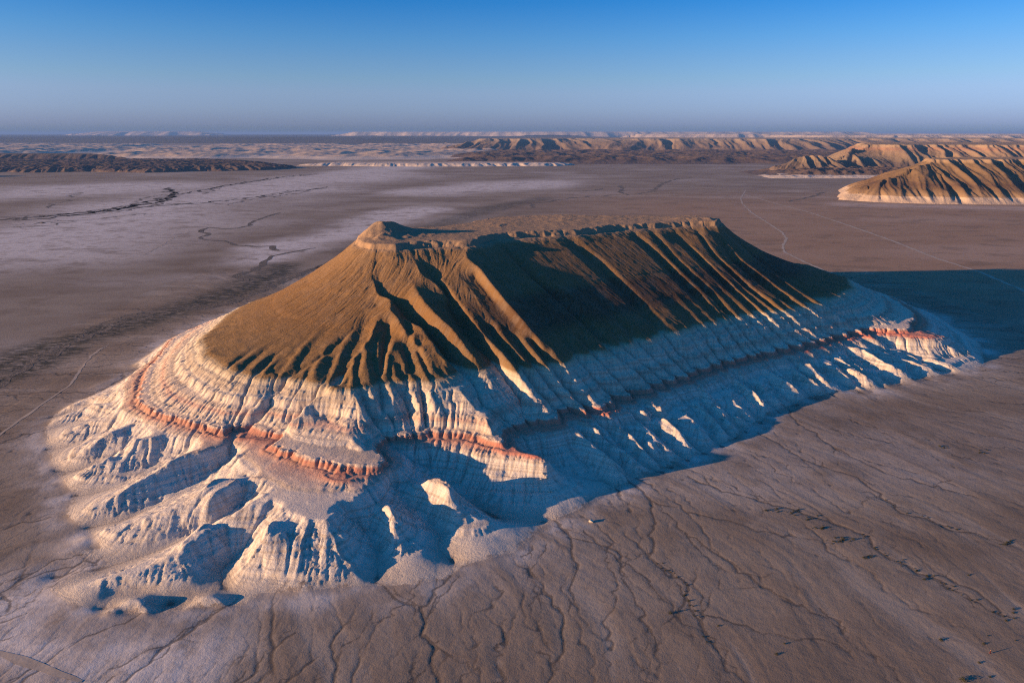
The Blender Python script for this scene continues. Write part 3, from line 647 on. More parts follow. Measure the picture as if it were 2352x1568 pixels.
def seg_dist(x, y, line):
    d = np.full(x.shape, 1e9)
    for (ax, ay), (bx, by) in zip(line[:-1], line[1:]):
        vx, vy = bx-ax, by-ay; t = np.clip(((x-ax)*vx+(y-ay)*vy)/(vx*vx+vy*vy+1e-12), 0, 1)
        d = np.minimum(d, np.hypot(x-ax-t*vx, y-ay-t*vy))
    return d
VEG = [[tuple(at(a, b)) for a, b in p] for p in ([(-120, 860), (0, 845), (120, 800), (200, 775), (330, 740), (450, 700), (560, 668), (660, 610)],
       [(-60, 900), (60, 850), (180, 800)], [(820, 575), (1000, 520), (1120, 480), (1250, 455)])]
PALE = [[tuple(at(a, b)) for a, b in p] for p in ([(0, 560), (200, 520), (420, 470), (700, 420), (900, 385)], [(100, 440), (330, 430)], [(600, 590), (800, 530), (960, 480)], [(1000, 440), (1250, 420)], [(0, 1420), (150, 1480), (350, 1568)], [(1960, 470), (2352, 480)])]
def ground_attrs(x, y):
    xy = x, y
    wx = .12*fbm(x*1.7, y*1.7, 3, 5); d = seg_dist(x+wx, y+wx, VEG[0]); d2 = seg_dist(x+wx, y+wx, VEG[1])
    veg = np.maximum(1-smooth(.03, .27, d), 1-smooth(.01, .12, d2))
    veg = np.maximum(veg, .7*(1-smooth(.05, .35, seg_dist(x, y, VEG[2]))))
    pale = np.zeros_like(x)
    for l, w in zip(PALE, (2.4, 2.6, .6, 1.5, .25, .5)):
        pale = np.maximum(pale, 1-smooth(.2*w, w, seg_dist(x+.6*w*fbm(x*.8/w, y*.8/w, 3, 15), y, l)))
    pale = np.maximum(pale, .35*smooth(.0, .5, fbm(x*.4, y*.9, 3, 19)))
    return pale, veg
def inpoly(x, y, poly):
    c = np.zeros(x.shape, bool); p = np.asarray(poly)[:, :2]
    for (ax, ay), (bx, by) in zip(p[:-1], p[1:]):
        k = ((ay > y) != (by > y)) & (x < (bx-ax)*(y-ay)/(by-ay+1e-15)+ax); c ^= k
    return c
INS = inpoly(GX, GY, foot).astype(float); ED = blur(INS, 6); FAN = blur(INS, 22)*(1-ED)
Vc = np.stack([GX.ravel()*S, GY.ravel()*S, H.ravel()*S], -1)
pale, veg = ground_attrs(GX, GY)
low = 1-smooth(.01, .03, H)
attrs = {'flow': np.maximum(np.clip(FL*1.1-.15, 0, 1)*.8, np.clip(Cb/.003, 0, 1)).ravel(), 'streak': (STK*(1-smooth(.012, .03, H))).ravel(), 'rill': rill.ravel(), 'pale': (np.maximum(pale*low, np.clip(FAN*2.2*(.35+.9*smooth(-.3, .4, fbm(GX*9, GY*9, 4, 451))), 0, 1))).ravel(), 'edge': ED.ravel(), 'veg': (veg*low).ravel()}
Qc = grid_faces(NX, NY)
hq = H.ravel()[Qc].mean(1)
# the mountain is everything enclosed by its foot line
def inpoly(x, y, poly):
    c = np.zeros(x.shape, bool); p = np.asarray(poly)[:, :2]
    for (ax, ay), (bx, by) in zip(p[:-1], p[1:]):
        k = ((ay > y) != (by > y)) & (x < (bx-ax)*(y-ay)/(by-ay+1e-15)+ax); c ^= k
    return c
qx = GX.ravel()[Qc[:, 0]]; qy = GY.ravel()[Qc[:, 0]]
ins = inpoly(qx, qy, foot)
mtn_root = bpy.data.objects.new('mountain', None); COL.objects.link(mtn_root); mtn_root['kind'] = 'structure'
mtn_root.location = (.3*S, 2.8*S, 0)
mtn_root['label'] = 'long flat topped mountain with brown slopes over a white and red banded base'
def mpart(name, mask, m):
    V, Q, A = sub_mesh(Vc, Qc[mask], attrs); V = V-np.array([.3*S, 2.8*S, 0]); return add_mesh(name, V, Q, m, A, parent=mtn_root)
mpart('white_base', ins & (hq < .098), MS)
mpart('red_band', ins & (hq >= .098) & (hq < .126), MS)
mpart('white_slope', ins & (hq >= .126) & (hq < .23), MS)
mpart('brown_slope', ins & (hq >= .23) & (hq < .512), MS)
mpart('rock_cap', ins & (hq >= .512), MS)
# ground: the fine inner sheet plus an outer sheet with a hole the same size
def grow(a, b, d0, f):
    o = [a]; d = d0
    while o[-1] < b: o.append(o[-1]+d); d *= f
    return np.array(o)
xl = X0-(grow(0, 420, .02, 1.035))[1:][::-1]; xr = X1+grow(0, 420, .02, 1.035)[1:]
yl = Y0-grow(0, 6, .03, 1.2)[1:][::-1]; yr = Y1+grow(0, 900, .02, 1.03)[1:]
xs = np.r_[xl, np.linspace(X0, X1, 60), xr]; ys = np.r_[yl, np.linspace(Y0, Y1, 60), yr]
OX, OY = np.meshgrid(xs, ys); p2, v2 = ground_attrs(OX, OY)
Vo = np.stack([OX.ravel()*S, OY.ravel()*S, 0*OX.ravel()], -1)
Qo = grid_faces(len(xs), len(ys)); cx = OX.ravel()[Qo].mean(1); cy = OY.ravel()[Qo].mean(1)
Qo = Qo[~((cx > X0) & (cx < X1) & (cy > Y0) & (cy < Y1))]
Vg, Qg, Ag = sub_mesh(Vc, Qc[~ins], attrs)
Vo, Qo, Ao = sub_mesh(Vo, Qo, {'flow': 0*p2.ravel(), 'streak': .5*fbm(OX*3, OY*9, 4, 431).ravel(), 'rill': 0*p2.ravel(), 'edge': 0*p2.ravel(), 'pale': p2.ravel(), 'veg': v2.ravel()})
ground = add_mesh('ground', np.r_[Vg, Vo], np.r_[Qg, Qo+len(Vg)], MG, {k: np.r_[Ag[k], Ao[k]] for k in Ag})
log("ground and mountain meshes")

# ------------------------------------------------------------------ the far country
def seg_s(x, y, line):        # distance to a closed line and the running length at the nearest point
    d = np.full(x.shape, 1e9); sp = np.zeros(x.shape); L = 0.
    for (ax, ay), (bx, by) in zip(line[:-1], line[1:]):
        vx, vy = bx-ax, by-ay; l = math.hypot(vx, vy); t = np.clip(((x-ax)*vx+(y-ay)*vy)/(l*l+1e-12), 0, 1)
        e = np.hypot(x-ax-t*vx, y-ay-t*vy); k = e < d; d[k] = e[k]; sp[k] = (L+t*l)[k]; L += l
    return d, sp
def far_mat(name, stops, top, mottle=(.16, .12, .09), amt=.3, lam=.0, scale=1.):
    m, t = mat(name); n = N(t); p = coords(n); sep = n.new('ShaderNodeSeparateXYZ'); n.link(p, sep.inputs[0])
    z = n.math('ADD', sep.outputs[2], n.math('MULTIPLY', n.math('SUBTRACT', n.noise(p, 2*scale, 5, .65), .5), .10*top))
    c = n.ramp(n.math('DIVIDE', z, top), stops)
    c = n.mix(n.math('MULTIPLY', n.step(n.noise(p, 3*scale, 5, .7), .45, .7), amt), c, mottle)
    if lam: c = n.mix(n.math('MULTIPLY', n.step(n.noise(coords(n, .15, .15, 45/top*.5), 1., 4, .6), .5, .64), lam), c, (.30, .23, .17))
    n.finish(c, n.noise(p, 14*scale, 4, .7), dist=4/scale, strength=.7); return m
def clip_faces(V, Q, H_, z0):
    k = (H_.ravel()[Q] > z0).any(1); return sub_mesh(V, Q[k], {})[:2]
def mesa(name, label, poly, top, Wd, cell, mt, seed, warp=.3, wf=.6, gul=.25, gf=3., cap=.03, curve=1.25, topn=.03, pad=.3, rough=.02):
    poly = [tuple(p) for p in poly]; poly = poly+[poly[0]]; a = np.array(poly)
    xs = np.arange(a[:, 0].min()-pad, a[:, 0].max()+pad, cell); ys = np.arange(a[:, 1].min()-pad, a[:, 1].max()+pad, cell*1.25)
    X, Y = np.meshgrid(xs, ys)
    wx = X+warp*fbm(X*wf, Y*wf, 4, seed); wy = Y+warp*fbm(X*wf+50, Y*wf, 4, seed+9)
    d, s_ = seg_s(wx, wy, poly); d = np.where(inpoly(wx, wy, poly), d, -d)
    g = fbm(s_*gf, d*.45*gf/3, 3, seed+3, ridged=True)
    t = d/Wd; mid_ = smooth(0, .25, t)*(1-smooth(.9, 1.15, t))
    t = t+gul*(g-.45)*(.25+.75*mid_)*smooth(0, .06, t)
    h = top*(1-(1-np.clip(t, 0, 1))**curve)*1.
    h = h+cap*smooth(.93, .99, t)+topn*top*fbm(X*1.3, Y*1.3, 4, seed+5)*smooth(.9, 1.3, t)
    h = h+rough*top*fbm(X*4, Y*4, 4, seed+6, ridged=True)*smooth(.02, .2, t)
    h = np.where(d <= 0, -.02, h*smooth(0, .03, t)-.002)
    V = np.stack([X.ravel()*S, Y.ravel()*S, h.ravel()*S], -1); V, Q = clip_faces(V, grid_faces(len(xs), len(ys)), h, -.01)
    c = np.array([a[:, 0].mean()*S, a[:, 1].mean()*S, 0]); o = add_mesh(name, V-c, Q, mt); o.location = c; o['label'] = label; return o
def badlands(name, label, x0, x1, y0, y1, cell, mt, seed, amp, f, thr=.0, hmask=None, base=0.):
    xs = np.arange(x0, x1, cell); ys = np.arange(y0, y1, cell*1.6); X, Y = np.meshgrid(xs, ys)
    big = fbm(X*f*.3, Y*f*.3, 3, seed); rid = fbm(X*f, Y*f, 5, seed+4, ridged=True, gain=.55)
    e = smooth(0, .12, np.minimum((X-x0)/(x1-x0), (x1-X)/(x1-x0)))*smooth(0, .12, np.minimum((Y-y0)/(y1-y0), (y1-Y)/(y1-y0)))
    m_ = hmask(X, Y) if hmask else 1.
    k = smooth(thr, thr+.35, big+.5*e*m_-.5+.2*m_)*e
    h = amp*k*(.45+.75*rid+base)*np.minimum(1, m_*1.5)-.004
    V = np.stack([X.ravel()*S, Y.ravel()*S, h.ravel()*S], -1); V, Q = clip_faces(V, grid_faces(len(xs), len(ys)), h, .0)
    c = np.array([(x0+x1)/2*S, (y0+y1)/2*S, 0]); o = add_mesh(name, V-c, Q, mt); o.location = c; o['label'] = label; return o
T_ = [(0, (.40, .31, .24)), (.14, (.42, .33, .25)), (.165, (.25, .17, .10)), (.3, (.14, .09, .05)), (.42, (.10, .062, .04)), (.5, (.14, .09, .05)), (.9, (.17, .115, .065)), (1., (.27, .19, .12))]
m1 = far_mat('brown_clay_over_white', T_, .58, amt=.12)
mesa('mesa', 'brown flat topped mesa with a white base near the right edge', [(5.15, 10.9), (5.5, 10.45), (6.6, 10.15), (9, 10.1), (12.5, 10.0), (14, 12), (12, 14), (7.6, 13.9), (6.0, 12.8)], .56, 1.35, .014, m1, 11, warp=.12, wf=.8, gul=.2, gf=2.6, curve=1.15)
m2 = far_mat('ochre_rock', [(0, (.24, .18, .13)), (.15, (.12, .09, .075)), (.35, (.14, .105, .08)), (.5, (.20, .15, .10)), (.8, (.24, .165, .11)), (.88, (.27, .155, .105)), (1., (.29, .21, .14))], .66, scale=.6)
mesa('mesa', 'long ochre mesa rising behind the brown mesa on the right', [(8.2, 19.0), (9.0, 18.4), (10, 18.6), (13, 18.1), (20, 17.8), (24, 22), (20, 27), (12, 26), (9.6, 22.5)], .66, 1.35, .024, m2, 23, warp=.55, wf=.45, gul=.3, gf=1.5, curve=1.2, topn=.01)
mesa('hill', 'pointed ridged grey brown hill west of the long ochre mesa', [(6.6, 18.6), (7.4, 17.9), (8.6, 17.9), (9.4, 18.6), (8.6, 19.6), (7.4, 19.8)], .44, .95, .02, m2, 31, warp=.15, wf=1., gul=.3, gf=3., curve=1.0, cap=0)
m3 = far_mat('dark_brown_clay', [(0, (.13, .095, .08)), (.5, (.09, .065, .055)), (1., (.14, .10, .075))], .25, scale=.6, amt=.4)
badlands('hills', 'low dark brown badland hills in front of the long ochre mesa', 5.9, 22, 16.6, 19.6, .022, m3, 41, .16, 1.6, thr=-.45)
mw = far_mat('white_clay', [(0, (.50, .42, .35)), (.6, (.55, .46, .38)), (1., (.46, .36, .28))], .1, amt=.15, scale=2.)
badlands('white_flats', 'pale low clay benches before the ochre mesa', 5.6, 12.5, 16.2, 17.5, .02, mw, 43, .05, 1.5, thr=-.4)
badlands('hills', 'wide field of low dark badlands before the far plateau', -4.5, 24, 23.5, 38, .045, m3, 47, .20, .6, thr=-.35)
mesa('cliff', 'low white cliff line at the far edge of the plain', [(-7.0, 22.6), (-4, 22.1), (-1, 22.0), (1.5, 22.4), (2.2, 23.4), (-1, 24.2), (-6, 24.0)], .085, .5, .028, mw, 53, warp=.35, wf=.6, gul=.5, gf=2.2, cap=0)
m4 = far_mat('tan_rock', [(0, (.14, .105, .085)), (.4, (.17, .125, .095)), (.75, (.23, .17, .12)), (1., (.32, .25, .18))], .68, scale=.35)
mesa('plateau', 'long tan plateau with scalloped cliffs in the distance', [(-5.2, 39.5), (-2, 38), (3, 38.6), (9, 38.5), (16, 37.5), (24, 39), (34, 38), (36, 52), (10, 54), (-2, 48)], .66, 2.6, .06, m4, 61, warp=2.2, wf=.16, gul=.3, gf=.7, topn=.01)
m5 = far_mat('pale_rock', [(0, (.30, .23, .18)), (.3, (.42, .34, .27)), (1., (.55, .45, .36))], .8, scale=.2, amt=.15)
mesa('plateau', 'pale cliffs beyond the tan plateau at the right', [(24, 62), (34, 57), (48, 58), (60, 60), (64, 90), (40, 100), (26, 80)], .76, 3., .1, m5, 67, warp=3., wf=.08, gul=.35, gf=.4, topn=.01)
mesa('plateau', 'thin pale scarp below the horizon right of centre', [(14, 98), (30, 92), (60, 95), (90, 95), (100, 125), (30, 130)], .86, 3., .2, m5, 71, warp=4., wf=.05, gul=.35, gf=.25, topn=.01)
mesa('plateau', 'distant mesa line standing on the horizon', [(-40, 150), (-20, 143), (10, 140), (45, 145), (80, 150), (90, 175), (-30, 180)], 1.22, 5., .3, m5, 73, warp=5., wf=.04, gul=.3, gf=.15, topn=.01)
mesa('plateau', 'distant low mesa on the horizon at the left', [(-115, 175), (-95, 168), (-72, 172), (-70, 190), (-110, 190)], 1.35, 9., .35, m5, 79, warp=3., wf=.04, gul=.3, gf=.15, topn=.01)
mesa('hills', 'dark badland hills across the plain at the left', [(-6.3, 20.9), (-7.2, 19.8), (-8.3, 19.2), (-9.5, 18.4), (-11, 19.2), (-12.5, 18.6), (-15, 19.2), (-24, 20), (-24, 26), (-10, 25.5), (-8, 23.2)], .12, .7, .022, m3, 83, warp=.5, wf=.5, gul=.5, gf=2.4, cap=0, topn=.5, rough=.25, curve=1.5)
mesa('hill', 'small dark cone with pale skirt at the left edge', [(-12.3, 16.7), (-12.9, 16.4), (-13.8, 16.5), (-14.3, 17), (-13.4, 17.3), (-12.5, 17.1)], .16, .38, .015, m3, 89, warp=.1, wf=1., gul=.3, gf=4., curve=1., cap=0)
mesa('mesa', 'thin flat dark ridge behind the dark hills at far left', [(-14.5, 27.5), (-20, 26.6), (-32, 27), (-32, 30), (-18, 29.5)], .22, .7, .04, m3, 97, warp=.3, wf=.4, gul=.3, gf=1.5, cap=0)
badlands('white_badlands', 'scattered pink and white clay badlands beyond the dark hills', -46, 4, 27, 62, .07, mw, 101, .22, .35, thr=-.12)
m6 = far_mat('dark_steppe', [(0, (.10, .085, .07)), (1., (.09, .08, .065))], .3, scale=.1)
badlands('dark_steppe', 'dark distant lowland under the horizon at the left', -260, 40, 62, 330, .5, m6, 107, .35, .04, thr=-.6, base=.4)
log('far country')

# ------------------------------------------------------------------ tracks and creeks
def gz(x, y):
    x = np.asarray(x, float); y = np.asarray(y, float); k = (x > X0+.01) & (x < X1-.01) & (y > Y0+.01) & (y < Y1-.01)
    return np.where(k, samp(H, x, y), 0.)
def strip(name, px, w, m, seed=0, wander=.0, step=.02, lift=.08, jw=.3, across=3):
    r_ = np.random.default_rng(seed); q = resample(np.array([tuple(at(a, b)) for a, b in px]), step); n_ = len(q)
    tt = np.arange(n_)*step
    q = q+wander*np.stack([perlin(tt*3/max(w*12, .2), tt*0+seed, seed+1), perlin(tt*3/max(w*12, .2), tt*0+seed+7.5, seed+2)], -1)
    tg = np.gradient(q, axis=0); tg /= np.hypot(*tg.T)[:, None]+1e-9; nn = np.stack([-tg[:, 1], tg[:, 0]], -1)
    ww = w*(1+jw*perlin(tt*8, tt*0+3.3, seed+5)*2)*np.minimum(1, np.minimum(np.arange(n_)+1, n_-np.arange(n_))/5.)
    u = np.linspace(-.5, .5, across+1)
    P = q[:, None]+nn[:, None]*(ww[:, None]*u[None])[:, :, None]; z = gz(P[..., 0], P[..., 1])*S+lift
    V = np.concatenate([P*S, z[..., None]], -1).reshape(-1, 3)
    o = add_mesh(name, V, grid_faces(across+1, n_), m); return o
def soil(name, c1_, c2_, sc, bd=.1):
    m, t = mat(name); n = N(t); p = coords(n); n.finish(n.mix(n.step(n.noise(p, sc, 5, .7), .35, .65), c1_, c2_), n.noise(p, sc*4, 3, .6), dist=bd); return m
MT = soil('pale_dust', (.34, .275, .215), (.42, .35, .285), 20)
MCr = soil('creek_scrub', (.07, .062, .05), (.22, .18, .145), 60, .4)
c8 = lambda p: [(1176+.5*a, 263.4+.5*b) for a, b in p]
cz = lambda p: [(a*.28, 338.7+b*.28) for a, b in p]
strip('dirt_track', c8([(1075, 345), (1050, 385), (1060, 410), (1100, 450), (1180, 500), (1240, 540), (1262, 570), (1243, 605), (1250, 630), (1330, 670), (1500, 745), (1540, 762)]), .022, MT, 1, .01)['label'] = 'pale winding dirt track beyond the right end of the mountain'
strip('dirt_track', c8([(1060, 365), (1200, 405), (1370, 450), (1550, 510), (1750, 580), (1950, 660), (2150, 722), (2400, 830)]), .028, MT, 2, .01)['label'] = 'straight pale dirt track crossing the brown plain at the right'
strip('dirt_track', c1([(700, 240), (580, 320), (520, 400), (460, 500), (380, 560), (290, 620), (180, 700), (0, 830), (-60, 870)]), .010, MT, 3, .006)['label'] = 'faint dirt track passing the left foot of the mountain'
strip('dirt_track', c2([(-40, 1375), (0, 1390), (100, 1430), (250, 1480), (400, 1530), (520, 1580)]), .020, MT, 4, .004)['label'] = 'wide pale dirt track in the near left corner'
strip('dirt_track', cz([(2352, 650), (1560, 690), (1430, 740), (1330, 800), (1180, 880)]), .02, MT, 5, .02)['label'] = 'faint dirt track on the plain west of the meandering creek'
c7 = lambda p: [(.5*a, 263.4+.5*b) for a, b in p]
cr = strip('dry_creek', cz([(2300, 535), (2240, 550), (2130, 590), (2060, 610), (2050, 640), (1960, 660), (1850, 668), (1700, 660), (1650, 680), (1665, 695), (1730, 710), (1640, 735), (1640, 750), (1720, 760), (1850, 765), (1900, 790), (1960, 805), (2100, 812), (2240, 808), (2225, 830), (2300, 845)]), .045, MCr, 11, .03); cr['label'] = 'dark meandering dry creek on the plain left of the mountain'
strip('dry_creek', c7([(1450, 612), (1370, 625), (1250, 650), (1210, 680), (1170, 715), (1090, 740), (1130, 765), (1180, 775)]), .05, MCr, 12, .03)['label'] = 'dark scrubby creek bend close to the left slope of the mountain'
k0 = 13
for b_, w_ in ((0, .03), (1, .02), (2, .015)):
    strip('dry_creek', [(x_, y_+dy_*b_) for x_, y_, dy_ in ((-60, 930, -14), (0, 893, -16), (90, 815, 10), (126, 803, 9), (200, 775, -9), (288, 742, -8), (396, 720, -7), (522, 705, -4), (600, 668, 3), (690, 628, 3), (760, 600, 2))], w_, MCr, 60+b_, .03, step=.015, jw=.5)['label'] = 'long dark drainage line sweeping past the left foot of the mountain'
for p, w in (([(0, 590), (400, 562), (830, 520), (1100, 482), (1250, 440), (1400, 400), (1430, 380), (1360, 330)], .11), ([(-100, 600), (300, 585), (700, 545), (1000, 500), (1300, 450), (1450, 385), (1600, 368), (1850, 310), (2300, 240), (2600, 215)], .10), ([(900, 520), (1100, 492), (1500, 466), (1850, 440), (2100, 410), (2352, 370), (2700, 330)], .09),
             ([(0, 645), (500, 602), (880, 580), (1000, 560), (1300, 545)], .05), ([(-50, 665), (250, 655), (700, 590)], .05), ([(530, 415), (600, 385), (680, 365)], .08), ([(380, 500), (440, 465), (600, 430), (720, 425)], .07)):
    for b in range(3 if w > .08 else 1):
        strip('dry_creek', cz([(x_+RNG.normal(0, 14*b), y_+RNG.normal(0, 7*b)) for x_, y_ in p]), w*(.6-.12*b), MCr, k0, .16, step=.05, jw=.45)['label'] = 'braided dark creek bed winding over the pale plain at the left'; k0 += 1
for p, w in (([(80, 430), (100, 410), (250, 385), (360, 375), (530, 370), (640, 355), (690, 315), (760, 295), (830, 290)], .06), ([(1270, 400), (1340, 385), (1400, 370), (1420, 355)], .07), ([(250, 350), (330, 352), (420, 340)], .08), ([(490, 325), (510, 340), (495, 355), (520, 365)], .08), ([(-60, 440), (0, 425), (60, 428)], .06)):
    strip('dry_creek', c8(p), w, MCr, k0, .08, step=.04, jw=.5)['label'] = 'dark creek line on the plain behind the mountain'; k0 += 1

# ------------------------------------------------------------------ shrubs, boulders, the person
def simple(name, col, rough=.9):
    m, t = mat(name); n = N(t); n.finish(col, None, rough=rough); return m
MSh = soil('shrub_twigs', (.035, .042, .026), (.075, .07, .045), 900, .01)
def shrub_mesh(seed, wide, high):
    r_ = np.random.default_rng(seed); V = []; Q = []
    for k in range(230):
        a = r_.uniform(0, 2*np.pi); e = r_.uniform(.12, 1.4); L = r_.uniform(.45, 1.); t_ = r_.uniform(.45, 1)
        d = np.array([math.cos(a)*math.cos(e)*wide, math.sin(a)*math.cos(e)*wide, math.sin(e)*high]); p = d*L*t_
        u = r_.normal(size=3); u /= np.linalg.norm(u); v = r_.normal(size=3); v /= np.linalg.norm(v); s_ = r_.uniform(.05, .12)*wide
        i = len(V); V += [p-u*s_, p+v*s_*.7, p+u*s_, p-v*s_*.7]; Q.append((i, i+1, i+2, i+3))
    for k in range(14):      # stems from the root
        a = r_.uniform(0, 2*np.pi); e = r_.uniform(.5, 1.4); d = np.array([math.cos(a)*math.cos(e)*wide, math.sin(a)*math.cos(e)*wide, math.sin(e)*high])*.8; n_ = np.array([-math.sin(a), math.cos(a), 0])*.02
        i = len(V); V += [-n_, n_, d+n_*.5, d-n_*.5]; Q.append((i, i+1, i+2, i+3))
    return np.array(V), np.array(Q)
protos = []
for sd, w_, h_ in ((1, .9, .8), (2, .7, .6), (3, 1.1, .9)):
    V, Q = shrub_mesh(sd, w_, h_); V[:, 2] = np.maximum(V[:, 2], -.05); o = add_mesh('shrub', V, Q, MSh, kind=None, smooth_=False); protos.append(o)
used = set(); SR = np.random.default_rng(55)
def put(obs, xy, sc, rz, label, cat, group):
    i = SR.integers(len(obs)); o = obs[i]
    if o.name in used: o = o.copy(); COL.objects.link(o)
    used.add(o.name); o.location = (xy[0]*S, xy[1]*S, float(gz(xy[0], xy[1]))*S-.03); o.scale = (sc, sc, sc*SR.uniform(.8, 1.2)); o.rotation_euler = (0, 0, rz)
    o['label'] = label; o['category'] = cat
    if group: o['group'] = group
    return o
cw = lambda x, y: ((2100+x/5.873)/1.06293, (1400+y/5.873)/1.06293)
for (x_, y_, sc, lb) in ((1150, 965, 1.3, 'lone shrub standing up and left of the person in red'), (1770, 1022, .9, 'small shrub just above the person in red'), (2222, 975, .8, 'small dark shrub above the shadow tip of the person in red'), (1470, 1542, 2., 'largest lone shrub at the bottom edge below the person in red'),
                         (1860, 1490, 1.4, 'second shrub at the bottom edge, straight below the person in red'), (2085, 692, 1.5, 'shrub below the sharp bend of the nearest dark gully'), (1700, 1290, .9, 'small shrub at the lower left of the person in red'), (1825, 908, .8, 'tiny shrub on bare clay above the person in red'),
                         (2190, 582, 1.4, 'shrub where the two gullies meet near the right edge'), (2195, 530, 1.6, 'shrub just above the meeting of two gullies near the right edge'), (915, 106, 1.2, 'shrub on the near bank of the long gully at the lower right'), (1545, 45, 1.2, 'shrub between the two gullies at the lower right')):
    put(protos, at(*cw(x_, y_)), sc, SR.uniform(0, 6), lb, 'shrub', None)
for a, b, sc, lb in ((320, 1182, 1.7, 'lone shrub with a long shadow left of the lowest central gully'), (595, 1252, 1.2, 'lone shrub right of the lowest central gully'), (975, 1352, 1.1, 'shrub beside the faint wash near the bottom edge'), (930, 1412, 1.3, 'shrub nearest the bottom edge in the middle of the plain')):
    put(protos, at(1411.2+.4*a, 940.8+.4*b), sc, SR.uniform(0, 6), lb, 'shrub', None)
for (a, b, ra, rb, n_, lb) in ((905, 592, 40, 9, 9, 'dark shrubs in the leftmost patch of scrub on the near plain'), (1030, 605, 45, 12, 14, 'dark shrubs in the upper middle patch of scrub on the near plain'), (1135, 640, 35, 10, 10, 'dark shrubs in the right upper patch of scrub on the near plain'), (1180, 690, 55, 10, 12, 'dark shrubs in the thin middle patch of scrub'),
                                (1300, 765, 75, 16, 24, 'dark shrubs in the largest lowest patch of scrub'), (1465, 855, 30, 9, 8, 'dark shrubs in the small patch right of the largest scrub'), (1890, 232, 30, 9, 9, 'dark shrubs in the small patch far out on the right plain'), (2110, 250, 40, 9, 8, 'dark shrubs in the patch near the right edge'), (2260, 770, 30, 12, 8, 'dark shrubs at the gully by the right edge')):
    for k in range(n_):
        u_ = 1411.2+.4*(a+SR.normal(0, ra*.55)); v_ = 940.8+.4*(b+SR.normal(0, rb*.6))
        put(protos, at(u_, v_), SR.uniform(.5, 1.25), SR.uniform(0, 6), lb, 'shrub', lb.replace('dark shrubs', 'shrubs'))
for ci, n_, lb in ((5, 34, 'dark shrubs lining the long gully at the lower right'), (4, 16, 'dark shrubs lining the upper gully at the right'), (1, 20, 'dark shrubs along the deep gully below the mountain shadow')):
    pass
for pts, n_, lb in (([(1983, 1233), (2003, 1261), (2071, 1297), (2151, 1337), (2211, 1369), (2271, 1405), (2323, 1417)], 46, 'dark shrubs lining the long gully at the lower right'), ([(2035, 1153), (2067, 1181), (2123, 1193), (2191, 1221), (2271, 1237)], 18, 'dark shrubs lining the upper gully at the right'), ([(1503, 1293), (1535, 1313), (1575, 1341), (1575, 1381), (1599, 1421), (1635, 1481)], 26, 'dark shrubs along the lowest central gully')):
    q = resample(np.array([tuple(at(a, b)) for a, b in pts]), .002)
    for k in range(n_):
        p_ = q[SR.integers(len(q))]+SR.normal(0, .006, 2); put(protos, p_, SR.uniform(.35, .9), SR.uniform(0, 6), lb, 'shrub', lb.replace('dark shrubs', 'shrubs'))
# boulders
MB_ = soil('pale_boulder', (.42, .36, .29), (.55, .48, .40), 300, .05)
def boulder(seed):
    import bmesh
    bm = bmesh.new(); bmesh.ops.create_icosphere(bm, subdivisions=3, radius=1); r_ = np.random.default_rng(seed)
    pl_ = [(mathutils.Vector(r_.normal(size=3)).normalized(), r_.uniform(.55, .85)) for _ in range(9)]
    for v in bm.verts:
        for n_, d_ in pl_:
            e = v.co.dot(n_)-d_
            if e > 0: v.co -= n_*e
        v.co *= 1+.05*r_.normal(); v.co.z = v.co.z*.8+.35
    me = bpy.data.meshes.new('boulder'); bm.to_mesh(me); bm.free(); me.materials.append(MB_); o = bpy.data.objects.new('boulder', me); COL.objects.link(o); return o
bl = [boulder(k) for k in range(3)]
put([bl[0]], at(1356.7, 1207), 1.3, .4, 'lone pale boulder with a shadow on the plain below the mountain shadow', 'boulder', None)
for a, b, sc, lb in ((1325, 1159, .9, 'upper pale block fallen below the white ledge'), (1333, 1166.5, 1.1, 'right pale block fallen below the white ledge'), (1321, 1171.6, 1., 'lower pale block fallen below the white ledge'), (1341, 1201, .8, 'left of two pale blocks low on the cracked white mound'), (1347, 1201.5, .8, 'right of two pale blocks low on the cracked white mound')):
    uv = np.array([[a/1.06293, b/1.06293]]); put(bl, hits(H, uv)[0], sc, SR.uniform(0, 6), lb, 'boulder', 'blocks fallen from the white ledge')
# the person
def skin_obj(name, verts, edges, rad, m, parent=None, sub=2):
    me = bpy.data.meshes.new(name); me.from_pydata(verts, edges, []); o = bpy.data.objects.new(name, me); COL.objects.link(o)
    md = o.modifiers.new('skin', 'SKIN'); md.use_smooth_shade = True
    for i, q in enumerate(rad): me.skin_vertices[0].data[i].radius = q if isinstance(q, tuple) else (q, q)
    me.skin_vertices[0].data[0].use_root = True
    o.modifiers.new('sub', 'SUBSURF').levels = sub; o.modifiers['sub'].render_levels = sub
    me.materials.append(m)
    if parent: o.parent = parent
    return o
MR = simple('red_cloth', (.09, .003, .006)); MSk = simple('skin', (.45, .27, .19), .6); MHr = simple('dark_hair', (.03, .02, .015), .6); MBo = simple('dark_boots', (.04, .03, .03), .6)
V_p = [(0, 0, .93), (0, 0, 1.12), (0, 0, 1.38), (0, 0, 1.47), (0, .01, 1.56), (0, .01, 1.66), (0, .01, 1.72),
       (.17, 0, 1.37), (.24, .02, 1.12), (.25, -.06, .88), (.25, -.08, .80), (-.17, 0, 1.37), (-.24, .02, 1.12), (-.25, -.06, .88), (-.25, -.08, .80),
       (.09, 0, .86), (.11, -.01, .48), (.12, .01, .09), (.12, -.14, .04), (-.09, 0, .86), (-.11, .03, .48), (-.12, .05, .09), (-.12, -.10, .04)]
E_p = [(0, 1), (1, 2), (2, 3), (3, 4), (4, 5), (5, 6), (2, 7), (7, 8), (8, 9), (9, 10), (2, 11), (11, 12), (12, 13), (13, 14), (0, 15), (15, 16), (16, 17), (17, 18), (0, 19), (19, 20), (20, 21), (21, 22)]
